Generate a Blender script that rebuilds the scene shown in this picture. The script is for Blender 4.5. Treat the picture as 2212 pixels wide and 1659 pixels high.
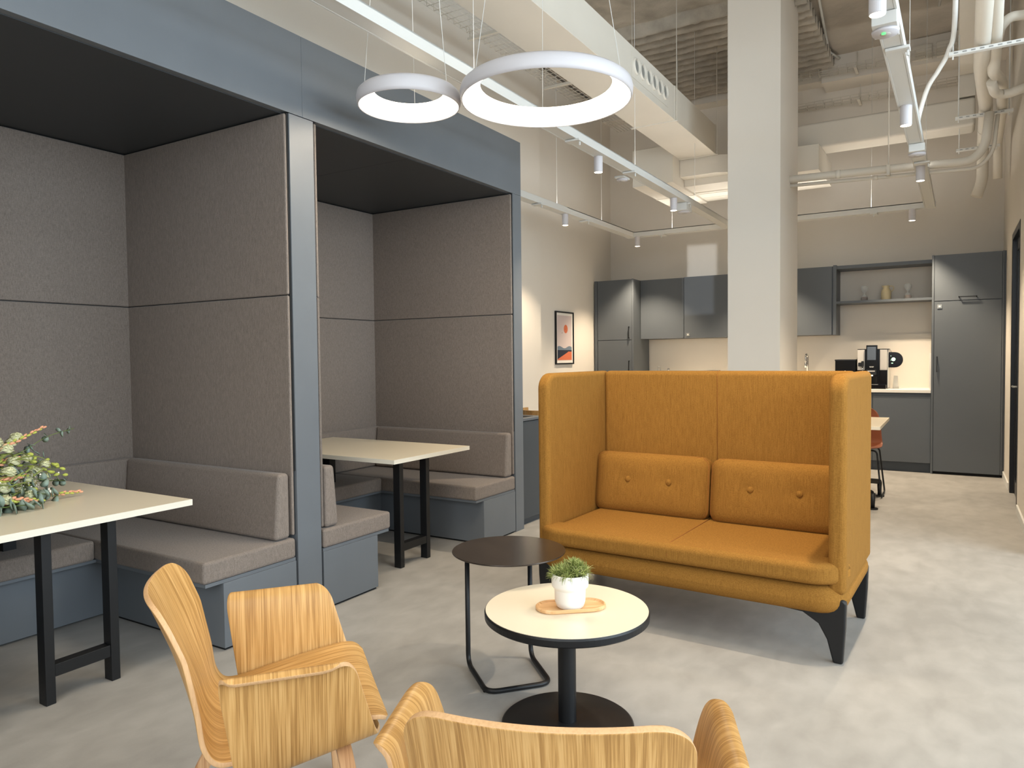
import bpy, bmesh, math, random
from mathutils import Vector, Matrix, Euler, noise
PI=math.pi
for o in list(bpy.data.objects): bpy.data.objects.remove(o)
S=bpy.context.scene; COL=S.collection
random.seed(7)
# ------------------------------------------------------------------ camera
cd=bpy.data.cameras.new('camera'); cam=bpy.data.objects.new('camera',cd); COL.objects.link(cam)
YAW,PIT,ROL=0.54508395,-0.03628322,-0.0109349
cd.sensor_fit='HORIZONTAL'; cd.sensor_width=36.0; cd.lens=36.0*1574.43/2212; cd.clip_start=0.05; cd.clip_end=60
_f=Vector((-math.sin(YAW),math.cos(YAW),0)); _r=Vector((math.cos(YAW),math.sin(YAW),0)); _u=Vector((0,0,1))
_f2=_f*math.cos(PIT)+_u*math.sin(PIT); _u2=_u*math.cos(PIT)-_f*math.sin(PIT)
_r3=_r*math.cos(ROL)+_u2*math.sin(ROL); _u3=_u2*math.cos(ROL)-_r*math.sin(ROL)
cam.matrix_world=Matrix(((_r3.x,_u3.x,-_f2.x,0),(_r3.y,_u3.y,-_f2.y,0),(_r3.z,_u3.z,-_f2.z,1.35),(0,0,0,1)))
S.camera=cam
# ------------------------------------------------------------------ world, exposure
w=bpy.data.worlds.new('world'); S.world=w; w.use_nodes=True
w.node_tree.nodes['Background'].inputs[0].default_value=(.75,.88,1,1); w.node_tree.nodes['Background'].inputs[1].default_value=0.6
S.view_settings.view_transform='Standard'; S.view_settings.look='None'; S.view_settings.gamma=1
S.view_settings.use_curve_mapping=False; S.view_settings.exposure=-0.12
COOL=(.72,.87,1.0); WARM=(1.0,.80,.56); NEUT=(1.0,.93,.84)
def area(name,loc,rot,sx,sy,power,col,spread=180):
    l=bpy.data.lights.new(name,'AREA'); l.shape='RECTANGLE'; l.size=sx; l.size_y=sy; l.energy=power; l.color=col; l.spread=math.radians(spread)
    o=bpy.data.objects.new(name,l); o.location=loc; o.rotation_euler=rot; COL.objects.link(o); return o
# daylight through the windows of the street side (right) and of the end behind the camera
area('daylight_right',(4.85,2.4,2.6),(0,PI/2,0),3.0,6.2,520,COOL)
area('daylight_rear',(1.2,-2.85,2.8),(PI/2,0,0),6.0,3.2,250,(.86,.93,1.0))
# added soft overhead fill behind the camera, lifts the overall brightness
area('rear_fill',(-0.8,-0.9,2.85),(0,0,0),3.0,2.2,10,WARM,150)
# low sun glint from the street reaching the kitchen wall through a slot added in the unseen rear wall
sl=bpy.data.lights.new('reflected_sun','SUN'); sl.energy=1.1; sl.angle=math.radians(.25); sl.color=(.9,.95,1)
so=bpy.data.objects.new('reflected_sun',sl); COL.objects.link(so)
SUN_T=Vector((-2.96,9.98,2.45)); SUN_F=Vector((-0.9,-3.0,1.95)); so.rotation_euler=(SUN_T-SUN_F).to_track_quat('-Z','Y').to_euler()

# ------------------------------------------------------------------ materials
def srgb(c):
    return tuple(((x/255)/12.92 if x/255<=.04045 else (((x/255)+.055)/1.055)**2.4) for x in c)+(1,)
def mat(name,rgb,rough=.6,metal=0,spec=.5,var=0,vscale=8,bump=0,bscale=60,emit=None,es=0,stretch=(1,1,1),trans=0,coat=0,sheen=0,ior=1.45,alpha=1):
    m=bpy.data.materials.new(name); m.use_nodes=True; nt=m.node_tree; N=nt.nodes; L=nt.links
    b=N['Principled BSDF']; c=srgb(rgb)
    b.inputs['Base Color'].default_value=c; b.inputs['Roughness'].default_value=rough; b.inputs['Metallic'].default_value=metal
    b.inputs['Specular IOR Level'].default_value=spec; b.inputs['IOR'].default_value=ior
    if trans: b.inputs['Transmission Weight'].default_value=trans
    if coat: b.inputs['Coat Weight'].default_value=coat
    if sheen: b.inputs['Sheen Weight'].default_value=sheen; b.inputs['Sheen Roughness'].default_value=.5
    if emit: b.inputs['Emission Color'].default_value=tuple(emit)+(1,); b.inputs['Emission Strength'].default_value=es
    tc=N.new('ShaderNodeTexCoord'); mp=N.new('ShaderNodeMapping'); mp.inputs['Scale'].default_value=stretch; L.new(tc.outputs['Object'],mp.inputs[0])
    if var:
        n=N.new('ShaderNodeTexNoise'); n.inputs['Scale'].default_value=vscale; n.inputs['Detail'].default_value=6; L.new(mp.outputs[0],n.inputs[0])
        r=N.new('ShaderNodeMapRange'); r.inputs[1].default_value=.3; r.inputs[2].default_value=.7; r.inputs[3].default_value=1-var; r.inputs[4].default_value=1+var; L.new(n.outputs[0],r.inputs[0])
        mx=N.new('ShaderNodeVectorMath'); mx.operation='SCALE'; mx.inputs[0].default_value=c[:3]; L.new(r.outputs[0],mx.inputs['Scale']); L.new(mx.outputs[0],b.inputs['Base Color'])
    if bump:
        n2=N.new('ShaderNodeTexNoise'); n2.inputs['Scale'].default_value=bscale; n2.inputs['Detail'].default_value=5; L.new(mp.outputs[0],n2.inputs[0])
        bp=N.new('ShaderNodeBump'); bp.inputs['Strength'].default_value=bump; bp.inputs['Distance'].default_value=.01; L.new(n2.outputs[0],bp.inputs['Height']); L.new(bp.outputs[0],b.inputs['Normal'])
    return m
def fabric(name,c1,c2,sc=1.0,bump=.25,vert=2.5):
    m=bpy.data.materials.new(name); m.use_nodes=True; nt=m.node_tree; N=nt.nodes; L=nt.links; b=N['Principled BSDF']
    b.inputs['Roughness'].default_value=.92; b.inputs['Specular IOR Level'].default_value=.15; b.inputs['Sheen Weight'].default_value=.12
    tc=N.new('ShaderNodeTexCoord')
    fac=[]
    for k,st in enumerate(((420*sc,420*sc,420*sc/vert/4),(150*sc,150*sc,700*sc),(600*sc,600*sc,600*sc))):
        mp=N.new('ShaderNodeMapping'); mp.inputs['Scale'].default_value=st; L.new(tc.outputs['Object'],mp.inputs[0])
        n=N.new('ShaderNodeTexNoise'); n.inputs['Scale'].default_value=1; n.inputs['Detail'].default_value=2; L.new(mp.outputs[0],n.inputs[0]); fac.append(n)
    a=N.new('ShaderNodeMath'); a.operation='ADD'; L.new(fac[0].outputs[0],a.inputs[0]); L.new(fac[1].outputs[0],a.inputs[1])
    a2=N.new('ShaderNodeMath'); a2.operation='ADD'; L.new(a.outputs[0],a2.inputs[0]); L.new(fac[2].outputs[0],a2.inputs[1])
    r=N.new('ShaderNodeMapRange'); r.inputs[1].default_value=1.2; r.inputs[2].default_value=1.8; L.new(a2.outputs[0],r.inputs[0])
    mx=N.new('ShaderNodeMix'); mx.data_type='RGBA'; mx.inputs[6].default_value=srgb(c1); mx.inputs[7].default_value=srgb(c2); L.new(r.outputs[0],mx.inputs[0]); L.new(mx.outputs[2],b.inputs['Base Color'])
    bp=N.new('ShaderNodeBump'); bp.inputs['Strength'].default_value=bump; bp.inputs['Distance'].default_value=.003; L.new(a2.outputs[0],bp.inputs['Height']); L.new(bp.outputs[0],b.inputs['Normal'])
    return m
def wood(name,c1,c2,c3,scale=1.0,rough=.38,coord='UV'):
    m=bpy.data.materials.new(name); m.use_nodes=True; nt=m.node_tree; N=nt.nodes; L=nt.links; b=N['Principled BSDF']
    b.inputs['Roughness'].default_value=rough; b.inputs['Specular IOR Level'].default_value=.4
    tc=N.new('ShaderNodeTexCoord')
    def nz(st,det,dist=0):
        mp=N.new('ShaderNodeMapping'); mp.inputs['Scale'].default_value=st; L.new(tc.outputs[coord],mp.inputs[0])
        n=N.new('ShaderNodeTexNoise'); n.inputs['Scale'].default_value=1; n.inputs['Detail'].default_value=det; n.inputs['Distortion'].default_value=dist; L.new(mp.outputs[0],n.inputs[0]); return n
    n1=nz((3*scale,90*scale,3*scale),5,.6); n2=nz((7*scale,420*scale,7*scale),3); n3=nz((1.2*scale,7*scale,1.2*scale),2,1)
    r=N.new('ShaderNodeValToRGB'); e=r.color_ramp.elements; e[0].position=.28; e[0].color=srgb(c1); e[1].position=.72; e[1].color=srgb(c3); k=e.new(.5); k.color=srgb(c2)
    s1=N.new('ShaderNodeMath'); s1.operation='MULTIPLY'; s1.inputs[1].default_value=.45; L.new(n1.outputs[0],s1.inputs[0])
    s2=N.new('ShaderNodeMath'); s2.operation='MULTIPLY_ADD'; s2.inputs[1].default_value=.35; L.new(n2.outputs[0],s2.inputs[0]); L.new(s1.outputs[0],s2.inputs[2])
    s3=N.new('ShaderNodeMath'); s3.operation='MULTIPLY_ADD'; s3.inputs[1].default_value=.2; L.new(n3.outputs[0],s3.inputs[0]); L.new(s2.outputs[0],s3.inputs[2])
    mr=N.new('ShaderNodeMapRange'); mr.inputs[1].default_value=.32; mr.inputs[2].default_value=.68; L.new(s3.outputs[0],mr.inputs[0])
    L.new(mr.outputs[0],r.inputs[0]); L.new(r.outputs[0],b.inputs['Base Color'])
    bp=N.new('ShaderNodeBump'); bp.inputs['Strength'].default_value=.12; bp.inputs['Distance'].default_value=.002; L.new(n2.outputs[0],bp.inputs['Height']); L.new(bp.outputs[0],b.inputs['Normal'])
    return m
M={}
M['wall']=mat('warm_white_plaster',(220,213,202),.85,spec=.2,var=.015,vscale=2,bump=.05,bscale=90)
M['wallR']=M['wall']
M['ceil']=mat('painted_concrete_ceiling',(186,178,166),.9,spec=.15,var=.14,vscale=2.2,bump=.5,bscale=14)
M['rough']=mat('rough_concrete_ceiling',(176,168,155),.95,spec=.1,var=.2,vscale=5,bump=.6,bscale=60)
M['white']=mat('white_powder_coat',(216,216,212),.45,spec=.4)
M['duct']=mat('painted_white_duct',(214,208,196),.6,spec=.3,var=.02,vscale=3)
M['lam']=mat('blue_grey_laminate',(103,108,113),.36,spec=.45,var=.03,vscale=5,bump=.02,bscale=300)
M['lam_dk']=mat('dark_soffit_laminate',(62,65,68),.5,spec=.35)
M['kit']=mat('graphite_kitchen_front',(91,96,101),.42,spec=.4,var=.02,vscale=3)
M['kit_dk']=mat('graphite_plinth',(62,68,74),.5)
M['gap']=mat('dark_shadow_gap',(16,17,18),.8)
M['black']=mat('black_powder_coat',(20,21,23),.42,spec=.45)
M['blackm']=mat('matte_black_metal',(34,33,33),.38,spec=.5,var=.12,vscale=10)
M['blackg']=mat('black_gloss_plastic',(4,4,5),.2,spec=.3)
M['brownblack']=mat('dark_bronze_tabletop',(58,50,44),.2,metal=.35,spec=.5,var=.2,vscale=9)
M['cream']=mat('white_table_laminate',(228,217,194),.28,spec=.5)
M['creamedge']=mat('white_edge_band',(222,217,202),.4)
M['worktop']=mat('white_worktop',(236,232,224),.3)
M['uph']=fabric('grey_brown_tweed',(107,98,91),(140,129,120),1.0,.2)
M['sofa']=fabric('mustard_wool',(129,90,37),(159,113,51),.9,.18,6)
M['sofa'].node_tree.nodes['Principled BSDF'].inputs['Sheen Weight'].default_value=0
M['sofaseam']=mat('mustard_seam',(142,88,32),.9)
M['oak']=wood('oak_veneer',(168,124,68),(198,152,90),(216,172,110),1.0)
M['oakedge']=None
M['beech']=wood('bent_beech',(176,128,88),(198,152,108),(212,170,126),.6,coord='Object')
M['tray']=wood('light_ash',(206,158,108),(222,178,128),(232,194,148),.5,coord='Object')
M['ringw']=mat('white_ring_housing',(208,205,208),.45)
M['ringe']=mat('ring_diffuser',(255,250,240),.5,emit=(1,.87,.68),es=12)
M['lamp']=mat('spot_lens',(255,250,240),.5,emit=(1,.85,.62),es=22)
M['gled']=mat('green_led',(40,230,60),.5,emit=(.08,1,.15),es=3)
M['chrome']=mat('chrome',(200,200,200),.12,metal=1)
M['steel']=mat('grey_galvanised',(150,152,150),.4,metal=.6)
M['pot']=mat('white_matte_ceramic',(238,236,230),.5)
M['soil']=mat('soil',(50,38,28),.95)
M['green']=mat('succulent_green',(128,140,74),.6,var=.3,vscale=60)
M['green2']=mat('pale_green_tip',(160,168,104),.6)
M['euc']=mat('eucalyptus_leaf',(142,160,146),.6,var=.12,vscale=30)
M['stem']=mat('green_stem',(104,122,62),.6)
M['bud']=mat('yellow_green_bud',(176,184,84),.6,var=.12,vscale=50)
M['cream_fl']=mat('cream_petal',(228,226,182),.7)
M['coral']=mat('coral_bud',(222,160,126),.6,var=.15,vscale=60)
M['whitefl']=mat('white_petal',(245,240,226),.7)
M['glass']=mat('clear_glass',(235,240,240),.04,spec=.9); M['glass'].node_tree.nodes['Principled BSDF'].inputs['Alpha'].default_value=.28
M['sand']=mat('brown_sand',(128,96,78),.9)
M['jug']=mat('cream_ceramic',(216,200,160),.45)
M['leather']=mat('cognac_shell',(134,74,46),.5)
M['screen']=mat('display_glass',(66,72,78),.15,emit=(.22,.24,.27),es=.25)
M['disp']=mat('display_green',(190,240,200),.3,emit=(.55,.95,.62),es=2.2)
M['silver']=mat('silver_plastic',(196,192,186),.35)
M['art_bg']=mat('print_lilac_sky',(206,190,186),.7)
M['art_or']=mat('print_orange',(206,110,74),.7)
M['art_bl']=mat('print_slate_hill',(110,124,138),.7)
M['art_nv']=mat('print_dark_hill',(36,42,56),.7)
M['paper']=mat('white_mount',(236,230,220),.7)
M['darkglass']=mat('dark_door_glass',(20,28,34),.05,spec=.6)
M['alu']=mat('black_aluminium',(22,24,27),.3,spec=.5)
M['tanwood']=wood('tan_plywood',(150,112,66),(172,134,84),(186,150,100),.5,coord='Object')
# plywood edge: thin laminations, follows the local thickness (uses the sheet UV)
def plyedge():
    m=mat('plywood_edge',(196,150,104),.5); nt=m.node_tree; N=nt.nodes; L=nt.links
    tc=N.new('ShaderNodeTexCoord'); n=N.new('ShaderNodeTexNoise'); n.inputs['Scale'].default_value=220; mp=N.new('ShaderNodeMapping'); mp.inputs['Scale'].default_value=(1,1,.15)
    L.new(tc.outputs['Object'],mp.inputs[0]); L.new(mp.outputs[0],n.inputs[0]); r=N.new('ShaderNodeValToRGB'); r.color_ramp.elements[0].color=srgb((204,162,116)); r.color_ramp.elements[1].color=srgb((214,172,126))
    r.color_ramp.elements[0].position=.35; r.color_ramp.elements[1].position=.6; L.new(n.outputs[0],r.inputs[0]); L.new(r.outputs[0],N['Principled BSDF'].inputs['Base Color']); return m
M['oakedge']=plyedge()
def floormat():
    m=bpy.data.materials.new('concrete_vinyl_floor'); m.use_nodes=True; nt=m.node_tree; N=nt.nodes; L=nt.links; b=N['Principled BSDF']
    tc=N.new('ShaderNodeTexCoord')
    def nz(s,d,st=(1,1,1),dist=0):
        mp=N.new('ShaderNodeMapping'); mp.inputs['Scale'].default_value=st; L.new(tc.outputs['Object'],mp.inputs[0])
        n=N.new('ShaderNodeTexNoise'); n.inputs['Scale'].default_value=s; n.inputs['Detail'].default_value=d; n.inputs['Distortion'].default_value=dist; L.new(mp.outputs[0],n.inputs[0]); return n
    a=nz(1.6,8,(1,.8,1),.4); c=nz(7,7,(1.4,.8,1),.3)
    ad=N.new('ShaderNodeMath'); ad.operation='ADD'; L.new(a.outputs[0],ad.inputs[0]); L.new(c.outputs[0],ad.inputs[1])
    r=N.new('ShaderNodeValToRGB'); e=r.color_ramp.elements; e[0].position=.38; e[0].color=srgb((153,150,145)); e[1].position=.62; e[1].color=srgb((171,168,163))
    h=N.new('ShaderNodeMath'); h.operation='MULTIPLY'; h.inputs[1].default_value=.5; L.new(ad.outputs[0],h.inputs[0]); L.new(h.outputs[0],r.inputs[0])
    # plank / sheet seams
    L.new(r.outputs[0],b.inputs['Base Color'])
    b.inputs['Roughness'].default_value=.42; b.inputs['Specular IOR Level'].default_value=.4
    n=nz(120,3); bp=N.new('ShaderNodeBump'); bp.inputs['Strength'].default_value=.06; bp.inputs['Distance'].default_value=.004; L.new(n.outputs[0],bp.inputs['Height']); L.new(bp.outputs[0],b.inputs['Normal'])
    return m
M['floor']=floormat()

# ------------------------------------------------------------------ mesh helpers
def bx(bm,x0,x1,y0,y1,z0,z1,mi=0):
    vs=[bm.verts.new(p) for p in ((x0,y0,z0),(x1,y0,z0),(x1,y1,z0),(x0,y1,z0),(x0,y0,z1),(x1,y0,z1),(x1,y1,z1),(x0,y1,z1))]
    for f in ((0,3,2,1),(4,5,6,7),(0,1,5,4),(1,2,6,5),(2,3,7,6),(3,0,4,7)):
        fc=bm.faces.new([vs[i] for i in f]); fc.material_index=mi
    return vs
def poly(bm,pts,axis,a0,a1,mi=0):
    """extrude closed 2D polygon pts along axis ('x','y','z') from a0 to a1"""
    def P(p,a):
        return {'x':(a,p[0],p[1]),'y':(p[0],a,p[1]),'z':(p[0],p[1],a)}[axis]
    A=[bm.verts.new(P(p,a0)) for p in pts]; B=[bm.verts.new(P(p,a1)) for p in pts]; n=len(pts)
    fs=[bm.faces.new(A[::-1]),bm.faces.new(B)]+[bm.faces.new((A[i],A[(i+1)%n],B[(i+1)%n],B[i])) for i in range(n)]
    for f in fs: f.material_index=mi
def rrect(x0,x1,y0,y1,r,n=6,corners=(1,1,1,1)):
    out=[]
    for k,(cx,cy,a) in enumerate(((x1-r,y1-r,0),(x0+r,y1-r,90),(x0+r,y0+r,180),(x1-r,y0+r,270))):
        if corners[k]:
            for i in range(n+1):
                t=math.radians(a+90*i/n); out.append((cx+r*math.cos(t),cy+r*math.sin(t)))
        else: out.append(((x1,x0,x0,x1)[k],(y1,y1,y0,y0)[k]))
    return out
def ring_sweep(bm,pts,r,seg=10,closed=False,mi=0,cap=True):
    pts=[Vector(p) for p in pts]; n=len(pts); rr=r if isinstance(r,(list,tuple)) else [r]*n
    t0=(pts[1]-pts[0]).normalized(); up=Vector((0,0,1)) if abs(t0.z)<.9 else Vector((1,0,0)); nn=t0.cross(up).normalized(); rings=[]
    for i in range(n):
        if closed: t=(pts[(i+1)%n]-pts[i-1]).normalized()
        else: t=(pts[min(i+1,n-1)]-pts[max(i-1,0)]).normalized()
        nn=(nn-t*nn.dot(t)).normalized(); b=t.cross(nn)
        rings.append([bm.verts.new(pts[i]+(nn*math.cos(2*PI*k/seg)+b*math.sin(2*PI*k/seg))*rr[i]) for k in range(seg)])
    m=n if closed else n-1
    for i in range(m):
        A=rings[i];B=rings[(i+1)%n]
        for k in range(seg):
            f=bm.faces.new((A[k],A[(k+1)%seg],B[(k+1)%seg],B[k])); f.smooth=True; f.material_index=mi
    if not closed and cap:
        bm.faces.new(rings[0][::-1]).material_index=mi; bm.faces.new(rings[-1]).material_index=mi
def fillet(pts,r,n=6):
    pts=[Vector(p) for p in pts]; out=[pts[0]]
    for i in range(1,len(pts)-1):
        a=(pts[i-1]-pts[i]);b=(pts[i+1]-pts[i]); d=min(r,a.length*.49,b.length*.49)
        p0=pts[i]+a.normalized()*d;p2=pts[i]+b.normalized()*d
        for k in range(n+1):
            t=k/n; out.append(p0*(1-t)**2+pts[i]*2*t*(1-t)+p2*t*t)
    out.append(pts[-1]); return out
def tube(bm,pts,r,fil=0,seg=10,mi=0): ring_sweep(bm,fillet(pts,fil) if fil else pts,r,seg,mi=mi)
def cyl(bm,c,r,z0,z1,seg=32,mi=0): lathe(bm,[(0,z0),(r,z0),(r,z1),(0,z1)],seg,(c[0],c[1],0),mi,False)
def lathe(bm,prof,seg=32,c=(0,0,0),mi=0,smooth=True):
    cols=[]
    for (r,z) in prof:
        if r<1e-6: cols.append([bm.verts.new((c[0],c[1],c[2]+z))])
        else: cols.append([bm.verts.new((c[0]+r*math.cos(2*PI*k/seg),c[1]+r*math.sin(2*PI*k/seg),c[2]+z)) for k in range(seg)])
    for A,B in zip(cols,cols[1:]):
        if len(A)==1 and len(B)==1: continue
        for k in range(seg):
            k2=(k+1)%seg
            if len(A)==1: f=bm.faces.new((A[0],B[k2],B[k]))
            elif len(B)==1: f=bm.faces.new((A[k],A[k2],B[0]))
            else: f=bm.faces.new((A[k],A[k2],B[k2],B[k]))
            f.material_index=mi; f.smooth=smooth
def obj(name,bm,mats,parent=None,bev=0,bseg=3,smooth=False,recalc=True):
    if recalc: bmesh.ops.recalc_face_normals(bm,faces=bm.faces)
    me=bpy.data.meshes.new(name); 
    if smooth:
        for f in bm.faces: f.smooth=True
    bm.to_mesh(me); bm.free()
    for m in (mats if isinstance(mats,(list,tuple)) else [mats]): me.materials.append(M[m] if isinstance(m,str) else m)
    o=bpy.data.objects.new(name,me); COL.objects.link(o)
    if parent: o.parent=parent
    if bev:
        b=o.modifiers.new('bevel','BEVEL'); b.width=bev; b.segments=bseg; b.limit_method='ANGLE'; b.angle_limit=math.radians(40); b.harden_normals=True
        for p in me.polygons: p.use_smooth=True
    return o
def tag(o,label,cat,group=None,kind=None):
    o['label']=label; o['category']=cat
    if group: o['group']=group
    if kind: o['kind']=kind
    return o
def thing(name,label,cat,loc=(0,0,0),rz=0,group=None):
    o=bpy.data.objects.new(name,None); COL.objects.link(o); o.empty_display_size=.05; o.location=loc; o.rotation_euler=(0,0,rz); return tag(o,label,cat,group)
def shift(bm,o):   # world coords -> thing-local for axis aligned things
    bmesh.ops.translate(bm,vec=-Vector(o.location),verts=bm.verts); return bm
def wpart(name,boxes,mats,th,bev=0,bseg=2):
    bm=bmesh.new()
    for b in boxes: bx(bm,*b)
    shift(bm,th); return obj(name,bm,mats,th,bev,bseg)
def struct(name,boxes,m,bev=0):
    bm=bmesh.new()
    for b in boxes: bx(bm,*b)
    o=obj(name,bm,m,None,bev); o['kind']='structure'; return o
def dup(root,loc,rz=None,label=None,group=None):
    r=root.copy(); COL.objects.link(r); r.location=loc
    if rz is not None: r.rotation_euler=(0,0,rz)
    if label: r['label']=label
    if group: r['group']=group
    for ch in list(root.children):
        c=ch.copy(); COL.objects.link(c); c.parent=r
        for g in ch.children:
            d=g.copy(); COL.objects.link(d); d.parent=c
    return r

# ================================================================== ROOM SHELL
XL=-4.33; YB=9.98; ZC=4.87; XR=.47
struct('floor',[(-4.6,5.2,-3.2,10.2,-.1,0)],'floor')
struct('wall_left',[(XL-.2,XL,-3.2,YB+.2,0,ZC)],'wall')
struct('trim_1',[(XL,XL+.10,5.0,7.66,0,ZC),(XL,XL+.10,-3.0,5.0,3.04,ZC)],'wall')                 # pilaster on the left wall
struct('wall_back',[(XL-.2,1.8,YB,YB+.2,0,ZC)],'wall')
struct('wall_right',[(XR,XR+.18,5.85,7.5,0,ZC),(XR,XR+.18,8.47,YB,0,ZC),(XR,XR+.18,7.5,8.47,2.47,ZC)],'wallR')
struct('wall_door_room',[(1.6,1.8,6.0,YB,0,ZC)],'wall')
struct('wall_front_right',[(XR+.18,5.2,5.85,6.0,0,ZC)],'wall')
struct('wall_street',[(5.0,5.2,-3.2,5.85,0,ZC)],'wall')
px,pz=SUN_F.x,SUN_F.z
t=(-3.1-SUN_F.y)/(SUN_T.y-SUN_F.y)
px=SUN_F.x; pz0,pz1=pz-.55,pz+.42
struct('wall_rear',[(XL-.2,px-.22,-3.2,-3.0,0,ZC),(px+.22,5.2,-3.2,-3.0,0,ZC),(px-.22,px+.22,-3.2,-3.0,0,pz0),(px-.22,px+.22,-3.2,-3.0,pz1,ZC)],'wall')  # unseen wall; its slot is cut only to shape the glint patch
# ceiling: concrete slab with a rough, ribbed field over the middle of the room
struct('ceiling',[(-4.6,5.2,-3.2,10.2,ZC+.06,ZC+.2)],'ceil')
bm=bmesh.new()
def ceilpatch(bm,x0,x1,y0,y1,fn,dx,dy):
    nx=int((x1-x0)/dx);ny=int((y1-y0)/dy); V=[[bm.verts.new((x0+(x1-x0)*i/nx,y0+(y1-y0)*j/ny,fn(x0+(x1-x0)*i/nx,y0+(y1-y0)*j/ny))) for j in range(ny+1)] for i in range(nx+1)]
    for i in range(nx):
        for j in range(ny): f=bm.faces.new((V[i][j],V[i+1][j],V[i+1][j+1],V[i][j+1])); f.smooth=True
def cf(x,y):
    if y<7.45: return ZC+.015*noise.noise(Vector((x*2.5,y*2.5,0)))+.006*noise.noise(Vector((x*17,y*17,3)))
    yy=y+.02*noise.noise(Vector((x*2,y*1,5)))
    return ZC-.055+.06*math.cos(2*PI*yy/.165)+.012*noise.noise(Vector((x*24,y*24,1)))+.012*noise.noise(Vector((x*60,y*60,9)))
ceilpatch(bm,-4.1,-1.25,4.0,9.75,cf,.03,.018)
o=obj('trim_2',bm,'rough',recalc=False); o['kind']='structure'
bm=bmesh.new(); ceilpatch(bm,-1.25,1.5,4.0,9.6,lambda x,y:ZC+.05+.012*noise.noise(Vector((x*2,y*2,0))),.12,.12); o=obj('trim_3',bm,'ceil',recalc=False); o['kind']='structure'
struct('trim_4',[(-1.4,1.5,9.6,YB,4.62,ZC+.06),(-4.33,-1.4,9.75,YB,4.7,ZC+.06)],'wall')       # beam at the back wall
struct('column',[(-1.84,-1.366,7.0,7.86,0,ZC+.05)],'wall')
# baseboards
struct('baseboard_right',[(XR-.015,XR,5.85,7.36,0,.075),(XR-.015,XR,8.56,9.375,0,.075)],'white',.003)
struct('baseboard_left',[(XL+.1,XL+.115,5.0,7.66,0,.075),(XL,XL+.015,7.66,9.37,0,.075)],'white')
# door in the right wall
d=bpy.data.objects.new('door_1',None); COL.objects.link(d); d.location=(XR,7.98,0); d['kind']='structure'
wpart('door_frame',[(XR-.004,XR+.1,7.5,7.56,0,2.47),(XR-.004,XR+.1,8.41,8.47,0,2.47),(XR-.004,XR+.1,7.56,8.41,2.41,2.47)],'alu',d,.004)
lf=wpart('door_leaf',[(XR+.03,XR+.075,7.56,7.65,.01,2.41),(XR+.03,XR+.075,8.32,8.41,.01,2.41),(XR+.03,XR+.075,7.65,8.32,.01,.14),(XR+.03,XR+.075,7.65,8.32,2.3,2.41)],'alu',d,.003)
g=wpart('pane',[(XR+.048,XR+.058,7.65,8.32,.14,2.3)],'darkglass',d)
hb=bmesh.new(); tube(hb,[(XR+.03,7.61,1.05),(XR-.03,7.61,1.05),(XR-.03,7.72,1.05)],.009,.015); bx(hb,XR+.018,XR+.03,7.585,7.635,.94,1.12); shift(hb,d); h=obj('door_handle',hb,'steel',d)

# ================================================================== BOOTH ENCLOSURE
XF=-2.885
bt=thing('booth_enclosure','tall blue-grey built-in booth surround with wide fascia over two upholstered bays','booth surround',(XF,2.69,0))
wpart('fascia',[(XF-.04,XF,-1.6,2.70,2.6,3.01),(XF-.04,XF,2.703,4.92,2.6,3.01),(XF-.04,XF-.002,2.6,2.8,2.6,3.01)],'lam',bt,.0015,1)
wpart('roof_panel',[(-4.32,XF-.04,-1.6,4.92,2.96,3.0)],'lam',bt)
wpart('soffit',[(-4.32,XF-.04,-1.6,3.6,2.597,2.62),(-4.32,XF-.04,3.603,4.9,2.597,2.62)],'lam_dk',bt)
wpart('post',[(-4.32,XF,2.612,2.775,0,2.597)],'lam',bt,.0015,1)
wpart('post',[(-4.32,XF,4.80,4.92,0,2.6)],'lam',bt,.0015,1)
wpart('post',[(-4.32,XF,.42,.58,0,2.597)],'lam',bt,.0015,1)
wpart('rear_board',[(-4.325,-4.30,-1.6,4.9,0,2.96)],'lam_dk',bt)
XBP=-4.275
def upanel(y0,y1,side,z0,z1):
    # side 0: rear panel between y0..y1 ; side -1/1: side panel at y0, going towards y1 thickness
    if side==0: b=(-4.30,XBP,y0,y1,z0,z1)
    else: b=(-4.30,XF-.006,min(y0,y1),max(y0,y1),z0,z1)
    wpart('upholstered_panel',[b],'uph',bt,.009,3)
for (ya,yb) in ((.6,2.6),(2.787,4.79)):
    for z0,z1 in ((.45,1.678),(1.682,2.592)):
        upanel(ya+.0,yb,0,z0,z1); upanel(yb-.016,yb,1,z0,z1); upanel(ya,ya+.016,1,z0,z1)
wpart('shadow_gap',[(XF-.02,XF-.008,2.600,2.612,.78,2.597)],'gap',bt); wpart('shadow_gap',[(XF-.02,XF-.008,4.79,4.80,.78,2.597)],'gap',bt)

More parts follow.
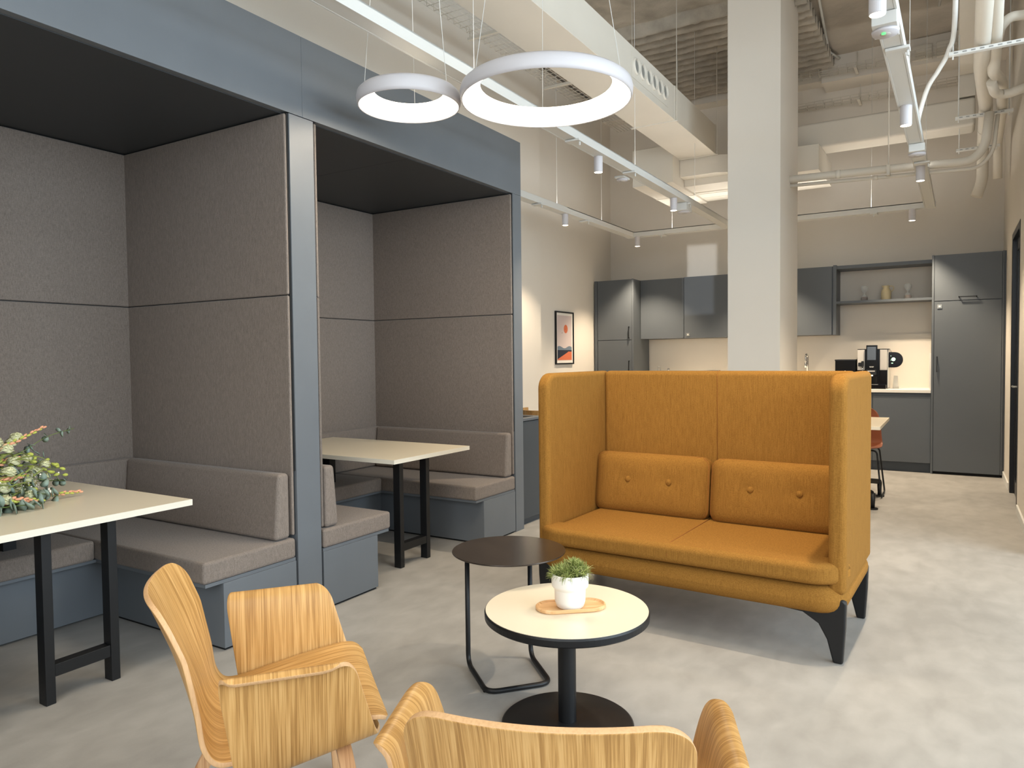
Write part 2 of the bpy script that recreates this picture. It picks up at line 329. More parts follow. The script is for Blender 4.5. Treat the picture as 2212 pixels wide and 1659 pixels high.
def ubench(name,label,ya,yb):
    th=thing(name,label,'bench',(XF,(ya+yb)/2,0),group=None)
    x0=-4.30; seat=.545
    # plinths
    def pl(y0,y1): 
        wpart('plinth',[(x0,XF,y0,y1,.012,.318)],'lam',th,.0015,1)
        wpart('toe_gap',[(x0,XF-.012,y0+.008,y1-.008,0,.014)],'gap',th)
    pl(yb-.44,yb-.001); pl(ya+.001,ya+.43)
    wpart('plinth',[(x0,-3.86,ya+.43,yb-.44,.012,.318)],'lam',th)
    wpart('seat_board',[(x0,XF-.004,yb-seat+.012,yb-.002,.318,.335),(x0,XF-.004,ya+.002,ya+seat-.012,.318,.335),(x0,-3.77,ya+seat-.012,yb-seat+.012,.318,.335)],'lam',th,.001,1)
    wpart('seat_cushion',[(x0+.02,XF+.004,yb-seat,yb-.004,.335,.437)],'uph',th,.016,4)
    wpart('seat_cushion',[(x0+.02,XF+.004,ya+.004,ya+seat,.335,.437)],'uph',th,.016,4)
    wpart('seat_cushion',[(x0+.02,-3.75,ya+seat+.003,yb-seat-.003,.335,.437)],'uph',th,.016,4)
    for (a,b,s) in ((yb-.115,yb-.03,-1),(ya+.03,ya+.115,1)):
        bm=bmesh.new()
        if s<0: pts=[(a-.012,.441),(b,.441),(b,.775),(a+.016,.775)]
        else: pts=[(a,.441),(b+.012,.441),(b-.016,.775),(a,.775)]
        poly(bm,pts,'x',XBP+.075,XF-.006); shift(bm,th); obj('backrest_cushion',bm,'uph',th,.02,4)
    wpart('backrest_cushion',[(XBP,XBP+.07,ya+.03,yb-.03,.441,.775)],'uph',th,.016,3)
    return th
ubench('booth_bench','U-shaped grey tweed bench with blue-grey base in the nearer, left booth bay',.6,2.6)
ubench('booth_bench','U-shaped grey tweed bench with blue-grey base in the farther, right booth bay',2.787,4.79)

def btable(label,yc,x1,o0,o1):
    th=thing('booth_table',label,'table',(XF,yc,0))
    wpart('tabletop',[(x1,XF,yc-.4,yc+.4,.711,.738)],['cream'],th,.0015,1)
    wpart('edge_band',[(XF,XF+.0015,yc-.4,yc+.4,.7115,.7375),(x1,XF+.001,yc-.4015,yc-.4,.7115,.7375)],'creamedge',th)
    ya,yb=yc+o0,yc+o1
    for y in (ya,yb):
        wpart('leg',[(-3.085,-3.03,y-.019,y+.019,0,.711)],'black',th,.002,1)
    wpart('crossbar',[(-3.082,-3.033,ya+.019,yb-.019,.105,.155)],'black',th,.002,1)
    wpart('leg',[(-4.0,-3.93,yc-.16,yc-.10,0,.711)],'black',th,.002,1); wpart('leg',[(-4.0,-3.93,yc+.10,yc+.16,0,.711)],'black',th,.002,1)
    wpart('top_rail',[(-3.98,-3.06,yc-.03,yc+.03,.69,.711)],'black',th)
    return th
btable('white booth table with black frame legs carrying the flower bouquet, nearer bay',1.61,-4.19,-.141,.12)
btable('bare white booth table with black frame legs in the farther booth bay',3.775,-4.19,-.161,.112)

# waste station behind the booth
th=thing('waste_station','dark graphite waste bin cabinet with slotted top just beyond the booth end','waste cabinet',(-2.93,5.15,0))
wpart('body',[(-4.0,-2.935,4.935,5.35,.05,.835)],'kit_dk',th,.002,1)
wpart('plinth',[(-3.98,-2.96,4.95,5.32,0,.05)],'kit_dk',th)
wpart('lid',[(-4.0,-2.93,4.93,5.355,.84,.86)],'kit',th,.002,1)
for k in range(3): wpart('disposal_slot',[(-3.15-.28*k,-3.0-.28*k,5.02,5.28,.86,.8615)],'gap',th)
# wooden chair behind it
th=thing('plywood_chair','tan plywood tub chair mostly hidden behind the dark waste cabinet','chair',(-3.32,6.1,0))
bm=bmesh.new()
for k in range(17):
    pass
N_=20
for r0,zz in ((.27,0),):
    A=[]
    for k in range(N_+1):
        a=math.radians(200+ (340-200)*k/N_) if False else math.radians(-200+220*k/N_)
        A.append((math.cos(a),math.sin(a)))
    rows=[[bm.verts.new((c*rr,s*rr,z)) for (c,s) in A] for rr,z in ((.25,.44),(.27,.60),(.285,.86),(.265,.86),(.25,.60),(.23,.44))]
    for a,b in zip(rows,rows[1:]):
        for k in range(N_): bm.faces.new((a[k],a[k+1],b[k+1],b[k]))
obj('backrest',bm,'tanwood',th,smooth=False)
bm=bmesh.new(); cyl(bm,(0,0),.245,.42,.45); obj('seat',bm,'tanwood',th,.008)
for k in range(4):
    a=PI/4+k*PI/2; bm=bmesh.new(); tube(bm,[(.15*math.cos(a),.15*math.sin(a),.42),(.23*math.cos(a),.23*math.sin(a),0)],.013); obj('leg',bm,'black',th)

# ================================================================== KITCHEN
YK=9.38; YW=9.64
def handle_v(th,x,y,z0,z1):
    bm=bmesh.new(); bx(bm,x-.005,x+.005,y-.028,y-.02,z0,z1); bx(bm,x-.005,x+.005,y-.028,y,z0,z0+.01); bx(bm,x-.005,x+.005,y-.028,y,z1-.01,z1); return bm
def door(th,x0,x1,z0,z1,y,hx=None,hz=None,hh=None,lab=None):
    d=wpart('door',[(x0+.002,x1-.002,y-.02,y,z0+.002,z1-.002)],'kit',th,.001,1)
    if hx is not None:
        bm=handle_v(th,hx,y-.02,hz[0],hz[1]); shift(bm,th); obj('handle',bm,'black',d)
    if hh is not None:
        x_a,x_b,z=hh; bm=bmesh.new(); bx(bm,x_a,x_b,y-.05,y-.042,z-.005,z+.005); bx(bm,x_a,x_a+.01,y-.05,y-.02,z-.005,z+.005); bx(bm,x_b-.01,x_b,y-.05,y-.02,z-.005,z+.005); shift(bm,th); obj('handle',bm,'black',d)
    return d
def lock(th,d,x,z,y):
    bm=bmesh.new(); bx(bm,x-.022,x+.022,y-.026,y-.02,z-.022,z+.022); bx(bm,x-.009,x+.009,y-.030,y-.026,z-.009,z+.009,1); shift(bm,th); o=obj('lock_plate',bm,['steel','white'],d); o['label']='small square metal lock plate'
# tall left
th=thing('tall_cabinet','tall graphite kitchen cabinet at the left end, narrow with two stacked doors','cabinet',(-4.03,YK,0))
wpart('body',[(-4.309,-3.735,YK,YB-.021,.09,2.40)],'kit',th,.001,1); wpart('plinth',[(-4.309,-3.735,YK+.05,YB-.021,0,.09)],'kit_dk',th)
wpart('filler_strip',[(-4.309,-4.27,YK-.02,YK,.09,2.40)],'kit',th)
wpart('side_panel',[(-3.757,-3.733,YK-.022,YK+.005,0,2.403)],'kit',th,.001,1)
door(th,-4.265,-3.758,1.575,2.398,YK,-3.795,(1.594,1.755)); door(th,-4.265,-3.758,.10,1.57,YK,-3.795,(1.12,1.29))
# wall cabinets
for i,(a,b,lab) in enumerate(((-3.732,-3.117,'graphite wall cabinet touching the tall left cabinet'),(-3.115,-2.53,'graphite wall cabinet with a small square lock, left of the white column'),(-2.528,-1.943,'graphite wall cabinet hidden behind the white column'),(-1.941,-1.262,'graphite wall cabinet between the white column and the open shelf'))):
    th=thing('wall_cabinet',lab,'cabinet',((a+b)/2,YW,1.585)); z1=2.40+ .005*i
    wpart('body',[(a,b,YW+.001,YB,1.587,z1)],'kit',th,.001,1)
    d=door(th,a,b if i<3 else b-.012,1.585,z1,YW+.001)
    if i==1: lock(th,d,-3.058,1.632,YW+.001)
    if i==3: wpart('side_panel',[(-1.262,-1.225,YW-.02,YB,1.583,2.425)],'kit',th,.001,1)
# open shelf unit
th=thing('open_shelf','graphite open wall shelf of two boards holding a jug and hourglasses','shelf',(-.72,YW,1.955))
wpart('top_board',[(-1.225,-.215,YW-.01,YB,2.375,2.415)],'kit',th,.001,1)
wpart('shelf_board',[(-1.225,-.215,YW-.01,YB,1.957,1.987)],'kit',th,.001,1)
# tall right
th=thing('tall_cabinet','wide tall graphite cabinet at the right end with flap door above full door','cabinet',(.13,YK,0))
wpart('body',[(-.195,.449,YK,YB-.021,.03,2.425)],'kit',th,.001,1)
wpart('plinth',[(-.195,.43,YK+.012,YB-.021,0,.03)],'gap',th)
wpart('side_panel',[(-.215,-.194,YK-.022,YB-.021,0,2.43)],'kit',th,.001,1); wpart('filler_strip',[(.449,.469,YK+.0,YK+.02,.03,2.43)],'kit',th); wpart('side_panel',[(.436,.449,YK-.022,YK,.03,2.43)],'kit',th,.001,1)
door(th,-.192,.435,1.922,2.428,YK,hh=(.037,.208,1.958))
d=door(th,-.192,.435,.03,1.917,YK,-.16,(1.14,1.31)); lock(th,d,-.14,1.862,YK)
# worktop & base
for i in range(6):
    a=-3.733+i*.5863; b=a+.5863; th=thing('base_cabinet',('handleless graphite base cabinet beneath the coffee machine' if i==5 else 'handleless graphite base cabinet number hidden').replace(' number hidden',[' next to the tall left cabinet',' below the white dispenser',' left of the sink under the worktop',' under the sink',' right of the sink under the worktop',''][i]),'cabinet',((a+b)/2,YK,0))
    wpart('body',[(a+.001,b-.001,YK+.022,YB-.021,.11,.885)],'kit',th)
    wpart('door',[(a+.002,b-.002,YK,YK+.02,.112,.862)],'kit',th,.001,1)
    wpart('plinth',[(a+.001,b-.001,YK+.045,YB-.021,0,.11)],'kit_dk',th)
th=thing('worktop','long white kitchen worktop over the graphite base cabinets','worktop',(-1.97,9.68,.905))
wpart('slab',[(-3.732,-.216,YK-.012,YB,.902,.936)],'worktop',th,.002,1)
wpart('support_rail',[(-3.732,-.216,YK+.03,YB,.885,.902)],'kit_dk',th)
wpart('upstand',[(-.232,-.216,YK+.02,YB,.936,1.35),(-3.732,-3.716,YK+.1,YB,.936,1.0)],'worktop',th,.001,1)
wpart('splashback',[(-3.716,-.232,YB-.012,YB,.936,1.583)],'wall',th)
th=thing('power_outlet','white double wall socket above the worktop left of the column','power socket',(-2.817,YB-.012,1.10))
wpart('plate',[(-2.90,-2.735,YB-.022,YB-.012,1.06,1.14)],'white',th,.004,2)
for s in (-1,1):
    bm=bmesh.new(); lathe(bm,[(.0,0),(.019,0),(.026,.004),(.028,.004)],20); bmesh.ops.rotate(bm,matrix=Matrix.Rotation(PI/2,3,'X'),verts=bm.verts); bmesh.ops.translate(bm,vec=(s*.038,-.011,0),verts=bm.verts); obj('socket',bm,'silver',th)
th=thing('soap_dispenser','white lidded canister with thin wire handle on the worktop behind the sofa','canister',(-3.52,9.78,.936))
bm=bmesh.new(); lathe(bm,[(0,0),(.055,0),(.058,.02),(.058,.19),(.05,.205),(0,.205)]); obj('body',bm,'white',th)
bm=bmesh.new(); tube(bm,[(-.02,0,.2),(-.02,0,.265),(.02,0,.265),(.02,0,.2)],.003,.01,6); obj('handle',bm,'steel',th)
th=thing('milk_jug','small white pitcher with chrome spout right of the white canister','pitcher',(-3.38,9.76,.936))
bm=bmesh.new(); lathe(bm,[(0,0),(.03,0),(.032,.02),(.03,.17),(.022,.2),(0,.2)]); obj('body',bm,'white',th); bm=bmesh.new(); lathe(bm,[(0,.2),(.012,.2),(.014,.24),(0,.24)]); obj('cap',bm,'chrome',th)
# tap
th=thing('kitchen_tap','chrome gooseneck tap on the worktop just right of the column','tap',(-1.58,9.80,.936))
bm=bmesh.new(); lathe(bm,[(0,0),(.024,0),(.024,.05),(.016,.055),(.016,.06),(0,.06)]); tube(bm,[(0,0,.05),(0,0,.40),(0,-.06,.42),(0,-.12,.40),(0,-.12,.27)],.012,.06,12); obj('spout',bm,'chrome',th)
bm=bmesh.new(); tube(bm,[(.02,0,.035),(.07,0,.055)],.006); obj('lever',bm,'chrome',th)
bm=bmesh.new(); tube(bm,[(0,-.12,.31),(0,-.12,.25)],.016,0,12); obj('spray_head',bm,'chrome',th)
# black tea box
th=thing('tea_box','glossy black box with small round emblem left of the coffee machine','box',(-1.11,9.65,.936))
wpart('body',[(-1.232,-1.005,9.60,9.85,.936,1.272)],'blackg',th,.004,2)
bm=bmesh.new(); bx(bm,-1.236,-1.001,9.592,9.602,1.268,1.279); bx(bm,-1.236,-1.001,9.602,9.855,1.272,1.282); shift(bm,th); obj('lid',bm,'black',th)
bm=bmesh.new(); lathe(bm,[(0,0),(.013,0),(.013,.003),(0,.003)],20); bmesh.ops.rotate(bm,matrix=Matrix.Rotation(PI/2,3,'X'),verts=bm.verts); bmesh.ops.translate(bm,vec=(-.01,-.053,.20),verts=bm.verts); o=obj('emblem',bm,'silver',th); o['label']='round silver emblem'
# coffee machine
th=thing('coffee_machine','black and silver bean-to-cup coffee machine with touchscreen and milk unit','coffee machine',(-.825,9.6,.936))
Y0=9.6
wpart('housing',[(-.985,-.665,Y0,9.93,.936,1.395)],'blackg',th,.004,2)
wpart('side_panel',[(-.985,-.905,Y0-.012,Y0,1.155,1.395)],'silver',th,.003,2); wpart('side_panel',[(-.745,-.668,Y0-.012,Y0,1.155,1.395)],'silver',th,.003,2)
wpart('flank',[(-.665,-.655,Y0,9.93,.95,1.395)],'white',th,.002,1)
wpart('top_lid',[(-.985,-.655,Y0-.01,9.93,1.395,1.405)],'black',th)
c=wpart('control_tower',[(-.888,-.77,Y0-.05,Y0+.02,1.15,1.449)],'blackg',th,.003,2)
bm=bmesh.new(); bx(bm,-.876,-.784,Y0-.053,Y0-.05,1.275,1.43); shift(bm,th); obj('touchscreen',bm,'screen',c)
wpart('outlet_block',[(-.885,-.775,Y0-.09,Y0,1.10,1.16)],'black',th,.003,2)
wpart('button_row',[(-.868,-.79,Y0-.092,Y0-.09,1.138,1.15)],'silver',th)
bm=bmesh.new(); lathe(bm,[(0,0),(.01,0),(.01,.012),(0,.012)],14); bmesh.ops.translate(bm,vec=(0,-.06,.15),verts=bm.verts); obj('cup_light',bm,mat('cup_light',(255,240,210),.4,emit=(1,.85,.6),es=6),th)
wpart('grounds_drawer',[(-.745,-.668,Y0-.03,Y0,.98,1.15)],'blackg',th,.003,2)
wpart('brew_recess',[(-.885,-.775,Y0-.004,Y0,1.0,1.08)],'gap',th)
wpart('drip_tray',[(-.985,-.672,Y0-.12,Y0,.936,.985)],'blackg',th,.004,2)
wpart('drip_grid',[(-.89,-.76,Y0-.118,Y0-.01,.985,.988)],'steel',th)
bm=bmesh.new(); bx(bm,-.972,-.93,Y0-.06,Y0-.012,1.20,1.245); bx(bm,-.938,-.915,Y0-.075,Y0-.02,1.195,1.262); shift(bm,th); obj('steam_valve',bm,'black',th,.004,2)
bm=bmesh.new(); tube(bm,[(-.926,Y0-.05,1.2),(-.92,Y0-.055,1.05)],.006); shift(bm,th); obj('steam_wand',bm,'chrome',th)
# round milk unit on the right, D-shaped
bm=bmesh.new(); pts=[(-.655,1.185)]+[( -.59+.085*math.sin(a),1.275-.09*math.cos(a)) for a in [PI*k/14 for k in range(15)]]+[(-.655,1.365)]
poly(bm,pts,'y',Y0-.01,Y0+.05); shift(bm,th); mu=obj('milk_unit',bm,'blackg',th,.005,2)
bm=bmesh.new(); lathe(bm,[(0,0),(.021,0),(.021,.002),(0,.002)],20); bmesh.ops.rotate(bm,matrix=Matrix.Rotation(PI/2,3,'X'),verts=bm.verts); bmesh.ops.translate(bm,vec=(.222,-.014,.345),verts=bm.verts); obj('display',bm,'disp',mu)
bm=bmesh.new()
for (x,z,s) in ((.195,.385,.006),(.195,.335,.005),(.212,.335,.005),(.228,.33,.006),(.205,.30,.008),(.214,.30,.008)): bx(bm,x-s/2,x+s/2,-.013,-.011,z-s/2,z+s/2)
obj('indicator_lights',bm,'disp',mu)
bm=bmesh.new(); tube(bm,[(-.68,Y0+.02,1.40),(-.64,Y0+.02,1.41),(-.625,Y0+.02,1.36)],.004,.02,6); shift(bm,th); obj('milk_hose',bm,'silver',th)
# lettering badge on the tower
cu=bpy.data.curves.new('badge','FONT'); cu.body='WMF'; cu.size=.02; cu.align_x='CENTER'; cu.extrude=.0006
cu.offset=.0006; bt_=bpy.data.objects.new('badge_text',cu); COL.objects.link(bt_); bpy.context.view_layer.update(); me_=bpy.data.meshes.new_from_object(bt_.evaluated_get(bpy.context.evaluated_depsgraph_get())); bpy.data.objects.remove(bt_)
me_.materials.clear(); me_.materials.append(M['white']); bo=bpy.data.objects.new('badge',me_); COL.objects.link(bo); bo.parent=c; bo.location=(-.829+.825,-.0525,.25+.0); bo.rotation_euler=(PI/2,0,0)
th=thing('glass_beaker','slender translucent beaker on the worktop right of the coffee machine','beaker',(-.585,9.72,.936))
bm=bmesh.new(); lathe(bm,[(0,0),(.035,0),(.022,.15),(.020,.15),(.033,.003),(0,.003)]); obj('body',bm,'glass',th)
# shelf decor
def hourglass(x,label):
    th=thing('hourglass',label,'hourglass',(x,9.80,1.987),group=None)
    pr=[(0,0),(.038,.001),(.04,.006),(.041,.035),(.03,.062),(.006,.085),(.006,.092),(.032,.118),(.041,.145),(.038,.172),(.02,.185),(0,.187)]
    bm=bmesh.new(); lathe(bm,pr,28); obj('glass',bm,'glass',th)
    bm=bmesh.new(); lathe(bm,[(0,.004),(.036,.006),(.037,.034),(.03,.05),(0,.046)],28); obj('sand',bm,'sand',th); return th
hourglass(-.935,'glass hourglass with brown sand, left of the cream jug'); hourglass(-.471,'glass hourglass with brown sand, right of the cream jug')
th=thing('ceramic_jug','cream ceramic jug with loop handle at the centre of the open shelf','jug',(-.70,9.80,1.987))
bm=bmesh.new(); lathe(bm,[(0,0),(.05,0),(.055,.012),(.055,.09),(.05,.115),(.034,.135),(.032,.15),(.035,.172),(.03,.172),(.028,.15),(0,.14)],32)
obj('body',bm,'jug',th)
bm=bmesh.new(); tube(bm,[(.033,0,.165),(.075,0,.165),(.085,0,.13),(.06,0,.10),(.045,0,.10)],.005,.03,8); obj('handle',bm,'jug',th)
bm=bmesh.new(); tube(bm,[(-.028,0,.158),(-.046,0,.172)],[.010,.005],0,8); obj('lip',bm,'jug',th)
# framed print on left wall
th=thing('framed_print','black framed poster of orange sun over slate hills on the left wall','picture',(XL+.0,8.45,1.6))
y0,y1,z0,z1=8.195,8.70,1.255,1.935; xp=XL
wpart('frame',[(xp,xp+.025,y0,y0+.018,z0,z1),(xp,xp+.025,y1-.018,y1,z0,z1),(xp,xp+.025,y0+.018,y1-.018,z0,z0+.018),(xp,xp+.025,y0+.018,y1-.018,z1-.018,z1)],'black',th,.002,1)
wpart('mount',[(xp+.001,xp+.012,y0+.018,y1-.018,z0+.018,z1-.018)],'paper',th)
a0,a1,b0,b1=y0+.05,y1-.05,z0+.055,z1-.05; W_=a1-a0;H_=b1-b0
bm=bmesh.new(); bx(bm,xp+.0125,xp+.0132,a0,a1,b0,b1,0)
def hill(fn,x,mi,zb):
    n=20; pts=[(a0,zb)]+[(a0+W_*k/n,b0+H_*fn(k/n)) for k in range(n+1)]+[(a1,zb)]; poly(bm,pts,'x',xp+.0132,x,mi)
hill(lambda t:.29+.025*math.cos(t*9-1.2),xp+.0136,1,b0)
hill(lambda t:.225,xp+.014,2,b0)
hill(lambda t:max(.0,min(.20,.02+.22*t)) if t<.75 else .19,xp+.0144,3,b0)
poly(bm,[(a0+W_*.58+.055*math.cos(2*PI*k/24),b0+H_*.70+.055*math.sin(2*PI*k/24)) for k in range(24)],'x',xp+.0132,xp+.014,3)
poly(bm,[(a0+W_*.28,b0+H_*.60),(a0+W_*.33,b0+H_*.61),(a0+W_*.37,b0+H_*.625),(a0+W_*.33,b0+H_*.60)],'x',xp+.0132,xp+.014,2)
poly(bm,[(a0+W_*.5,b0+H_*.695),(a0+W_*.55,b0+H_*.70),(a0+W_*.58,b0+H_*.72),(a0+W_*.55,b0+H_*.69)],'x',xp+.014,xp+.0146,2)
shift(bm,th); obj('print',bm,['art_bg','art_bl','art_nv','art_or'],th)

# ================================================================== CAFE TABLE + CHAIR behind the sofa
th=thing('cafe_table','white rectangular table with black splayed feet between sofa and kitchen','table',(-1.1,7.15,0))
wpart('tabletop',[(-1.30,-.51,6.65,7.65,.722,.75)],'cream',th,.0015,1)
for yy in (6.99,7.66-.0):
    bm=bmesh.new(); x=-.59
    tube(bm,[(x,yy,.14),(x,yy,.012)],[.022,.016]); bm2=bm; obj_=None
    shift(bm,th); obj('foot',bm,'black',th)
    bm=bmesh.new(); cyl(bm,(x,yy),.042,0,.012,24); shift(bm,th); obj('glide',bm,'black',th)
bm=bmesh.new(); tube(bm,[(-.85,7.3,.20),(-.60,6.99,.14)],.024,0,8); tube(bm,[(-.85,7.3,.20),(-.59,7.66,.14)],.024,0,8); tube(bm,[(-.85,7.3,.20),(-1.2,7.0,.02)],.022,0,8); tube(bm,[(-.85,7.3,.20),(-1.2,7.6,.02)],.022,0,8); shift(bm,th); obj('spider_base',bm,'black',th)
bm=bmesh.new(); tube(bm,[(-.88,7.3,.2),(-.88,7.3,.722)],.035,0,20); shift(bm,th); obj('column',bm,'black',th)
th=thing('shell_chair','cognac brown shell chair on thin black sled legs behind the white cafe table','chair',(-.80,7.72,0))
bm=bmesh.new()
# back shell: grid curved
def sheet(bm,rows,uvl=None,uvs=None):
    V=[[bm.verts.new(p) for p in r] for r in rows]
    for i in range(len(V)-1):
        for j in range(len(V[0])-1):
            f=bm.faces.new((V[i][j],V[i][j+1],V[i+1][j+1],V[i+1][j])); f.smooth=True
            if uvl is not None:
                for lp,(a,b) in zip(f.loops,((i,j),(i,j+1),(i+1,j+1),(i+1,j))): lp[uvl].uv=uvs[a][b]
rows=[]
prof=[(-.20,.455),(-.08,.445),(.06,.445),(.15,.46),(.19,.50),(.205,.60),(.215,.72),(.225,.79),(.228,.825)]
for i,(y,z) in enumerate(prof):
    hw=[.20,.225,.225,.222,.215,.205,.195,.165,.10][i]; rows.append([(hw*t,y-.03*t*t*(i>3),z+.02*t*t*(i<4)) for t in [k/6-1 for k in range(13)]])
sheet(bm,rows); o=obj('shell',bm,'leather',th,recalc=False); s=o.modifiers.new('solid','SOLIDIFY'); s.thickness=.012; s.offset=0; sb=o.modifiers.new('sub','SUBSURF'); sb.levels=1; sb.render_levels=2
for s in (-1,1):
    bm=bmesh.new(); tube(bm,[(s*.03,-.14,.435),(s*.19,-.14,.44),(s*.235,-.19,.012),(s*.235,.19,.012),(s*.19,.13,.44),(s*.03,.13,.435)],.008,.04,8); obj('sled_leg',bm,'black',th)

# ================================================================== SOFA
TH=math.radians(-2.3)
sf=thing('high_back_sofa','mustard high-backed two-seat sofa with side wings and black feet','sofa',(-1.15,3.80,0),TH)
HW=.777
# base
bm=bmesh.new(); poly(bm,rrect(-HW-.005,HW+.005,-.425,.385,.13,8),'z',.212,.342); obj('base',bm,'sofa',sf,.065,6)
# seat: main + roll, T plan
bm=bmesh.new()
r=.165; out=[]
for k in range(9): a=PI+PI/2*k/8; out.append((-HW-.01+r+r*math.cos(a),-.435+r+r*math.sin(a)))
for k in range(9): a=1.5*PI+PI/2*k/8; out.append((HW+.01-r+r*math.cos(a),-.435+r+r*math.sin(a)))
out+=[(HW-.02,-.25),(HW-.085,-.25),(HW-.085,.30),(-HW+.085,.30),(-HW+.085,-.25),(-HW+.02,-.25)]
poly(bm,out,'z',.345,.44); obj('seat_cushion',bm,'sofa',sf,.046,7)
wp=bmesh.new()
# seat middle seam
for k in range(0): pass
tube(wp,[(-.01,.2,.4405),(-.01,-.385,.4405),(-.01,-.425,.425),(-.01,-.436,.39),(-.01,-.425,.355)],.0022,.01,6); wp2=obj('seat_seam',wp,'sofaseam',sf)
# wings & back
def wing(s):
    bm=bmesh.new(); pts=rrect(-.375,.39,.300,1.262,.085,8,(0,1,0,0))
    x0,x1=(HW-.075,HW) if s>0 else (-HW,-HW+.075); poly(bm,pts,'x',x0,x1); obj('wing',bm,'sofa',sf,.028,5)
wing(1); wing(-1)
bm=bmesh.new(); bx(bm,-HW+.07,HW-.07,.305,.39,.30,1.262); obj('backrest',bm,'sofa',sf,.028,5)
bm=bmesh.new(); tube(bm,[(0,.3045,.45),(0,.3045,1.235),(0,.314,1.256),(0,.335,1.2625),(0,.36,1.2625)],.0018,.004,6); obj('back_seam',bm,'sofaseam',sf)
def puff(sx,sy,sz,rc,bul,n=(26,6,16)):
    """pillow: rounded-rectangle front, bulging"""
    bm=bmesh.new(); bmesh.ops.create_cube(bm,size=1); bmesh.ops.subdivide_edges(bm,edges=bm.edges,cuts=15,use_grid_fill=True)
    for v in bm.verts:
        x,y,z=v.co*2
        # rounded rect mapping in xz
        px,pz=x*sx/2,z*sz/2; cx=max(-(sx/2-rc),min(sx/2-rc,px)); cz=max(-(sz/2-rc),min(sz/2-rc,pz))
        dx,dz=px-cx,pz-cz; m=max(abs(dx),abs(dz)); L=math.hypot(dx,dz)
        if L>1e-6: dx,dz=dx/L*m,dz/L*m
        px,pz=cx+dx,cz+dz
        ed=min(sx/2-abs(px),sz/2-abs(pz)); ed=max(0,rc-math.hypot(dx,dz)) if (abs(cx)>=sx/2-rc-1e-6 and abs(cz)>=sz/2-rc-1e-6) else ed
        tt=min(1,ed/.07); prof=math.sqrt(max(0,1-(1-tt)**2)) if tt<1 else 1
        yy=y*(sy/2)*(.45+.55*prof)+ (bul*y*(1-(x*x))*(1-(z*z)))
        v.co=(px,yy,pz)
    return bm
def cushion(cx,label_):
    bm=puff(.70,.125,.355,.06,.012)
    for bxp in (-.125,.125):
        for v in bm.verts:
            if v.co.y<0:
                d=math.hypot(v.co.x-bxp,v.co.z-.02); v.co.y+=.014*math.exp(-(d/.035)**2)
    for f in bm.faces: f.smooth=True
    c=obj('back_cushion',bm,'sofa',sf,smooth=True); c.location=(cx,.228,.602); c.rotation_euler=(math.radians(-8),0,0)
    for bxp in (-.125,.125):
        b=bmesh.new(); lathe(b,[(0,0),(.016,.001),(.018,.005),(.014,.010),(0,.012)],20); bmesh.ops.rotate(b,matrix=Matrix.Rotation(PI/2,3,'X'),verts=b.verts); bmesh.ops.translate(b,vec=(bxp,-.060,.02),verts=b.verts); obj('button',b,'sofa',c)
    b=bmesh.new(); pr=rrect(-.344,.344,-.172,.172,.056,6); ring_sweep(b,[(x,-.03,z) for x,z in pr],.0035,6,closed=True); obj('piping',b,'sofaseam',c)
cushion(-.362,''); cushion(.346,'')
# legs: swooping cast feet
def sleg(sx,sy):
    bm=bmesh.new()
    # outer profile in x-z plane (x outward), extruded in y
    pts=[(.50,.212),(.60,.205),(.665,.165),(.70,.10),(.725,.0),(.765,.0),(.775,.16),(.778,.27),(.765,.285),(.745,.285),(.725,.262),(.70,.235),(.60,.232),(.52,.232)]
    pts=[(p[0]*sx,p[1]) for p in pts]; poly(bm,pts,'y',-.022,.022)
    for v in bm.verts:
        if v.co.z<.2: v.co.y*=.75+.25*v.co.z/.2; v.co.y+=0
    o=obj('foot',bm,'black',sf,.008,3); o.location=(0,sy,0); return o
f=sleg(1,-.352); f=sleg(-1,-.352); sleg(1,.30); sleg(-1,.30)

# ================================================================== COFFEE TABLE, TRAY, PLANT
ct=thing('coffee_table','round white coffee table with black rim and pedestal in the foreground','table',(-1.205,2.355,0))
bm=bmesh.new(); lathe(bm,[(0,.398),(.292,.398),(.300,.404),(.301,.424),(.2985,.4305),(0,.4305)],96,smooth=False); o=obj('rim',bm,'black',ct)
bm=bmesh.new(); lathe(bm,[(0,.428),(.296,.428),(.2965,.4322),(0,.4322)],96,smooth=False); obj('tabletop',bm,'cream',ct)
bm=bmesh.new(); cyl(bm,(0,0),.033,.012,.398,40); obj('pedestal',bm,'black',ct,smooth=False)
bm=bmesh.new(); lathe(bm,[(0,0),(.242,0),(.243,.006),(.236,.011),(.03,.0155),(0,.0155)],80); obj('base_plate',bm,'blackm',ct)
tr=thing('wooden_tray','pale wooden oval tray under the potted succulent on the white coffee table','tray',(-1.19,2.36,.4325),math.radians(40))
def stadium(L,w,n=16):
    r=w/2; a=[(L/2-r+r*math.cos(t),r*math.sin(t)) for t in [-PI/2+PI*k/n for k in range(n+1)]]; b=[(-(L/2-r)-r*math.cos(t),-r*math.sin(t)) for t in [-PI/2+PI*k/n for k in range(n+1)]]; return a+b
bm=bmesh.new(); rings=[]
for (ins,z) in ((.004,0),(0,.004),(0,.012),(.003,.0145),(.006,.0145),(.010,.007),(.014,.006)):
    rings.append([bm.verts.new((x,y,z)) for x,y in stadium(.26-2*ins,.125-2*ins)])
for a,b in zip(rings,rings[1:]):
    n=len(a)
    for k in range(n): bm.faces.new((a[k],a[(k+1)%n],b[(k+1)%n],b[k]))
bm.faces.new(rings[0][::-1]); bm.faces.new(rings[-1]); obj('dish',bm,'tray',tr)
pt=thing('potted_succulent','white stepped ceramic pot with a bushy green succulent on the oval tray','potted plant',(-1.19,2.355,.4388))
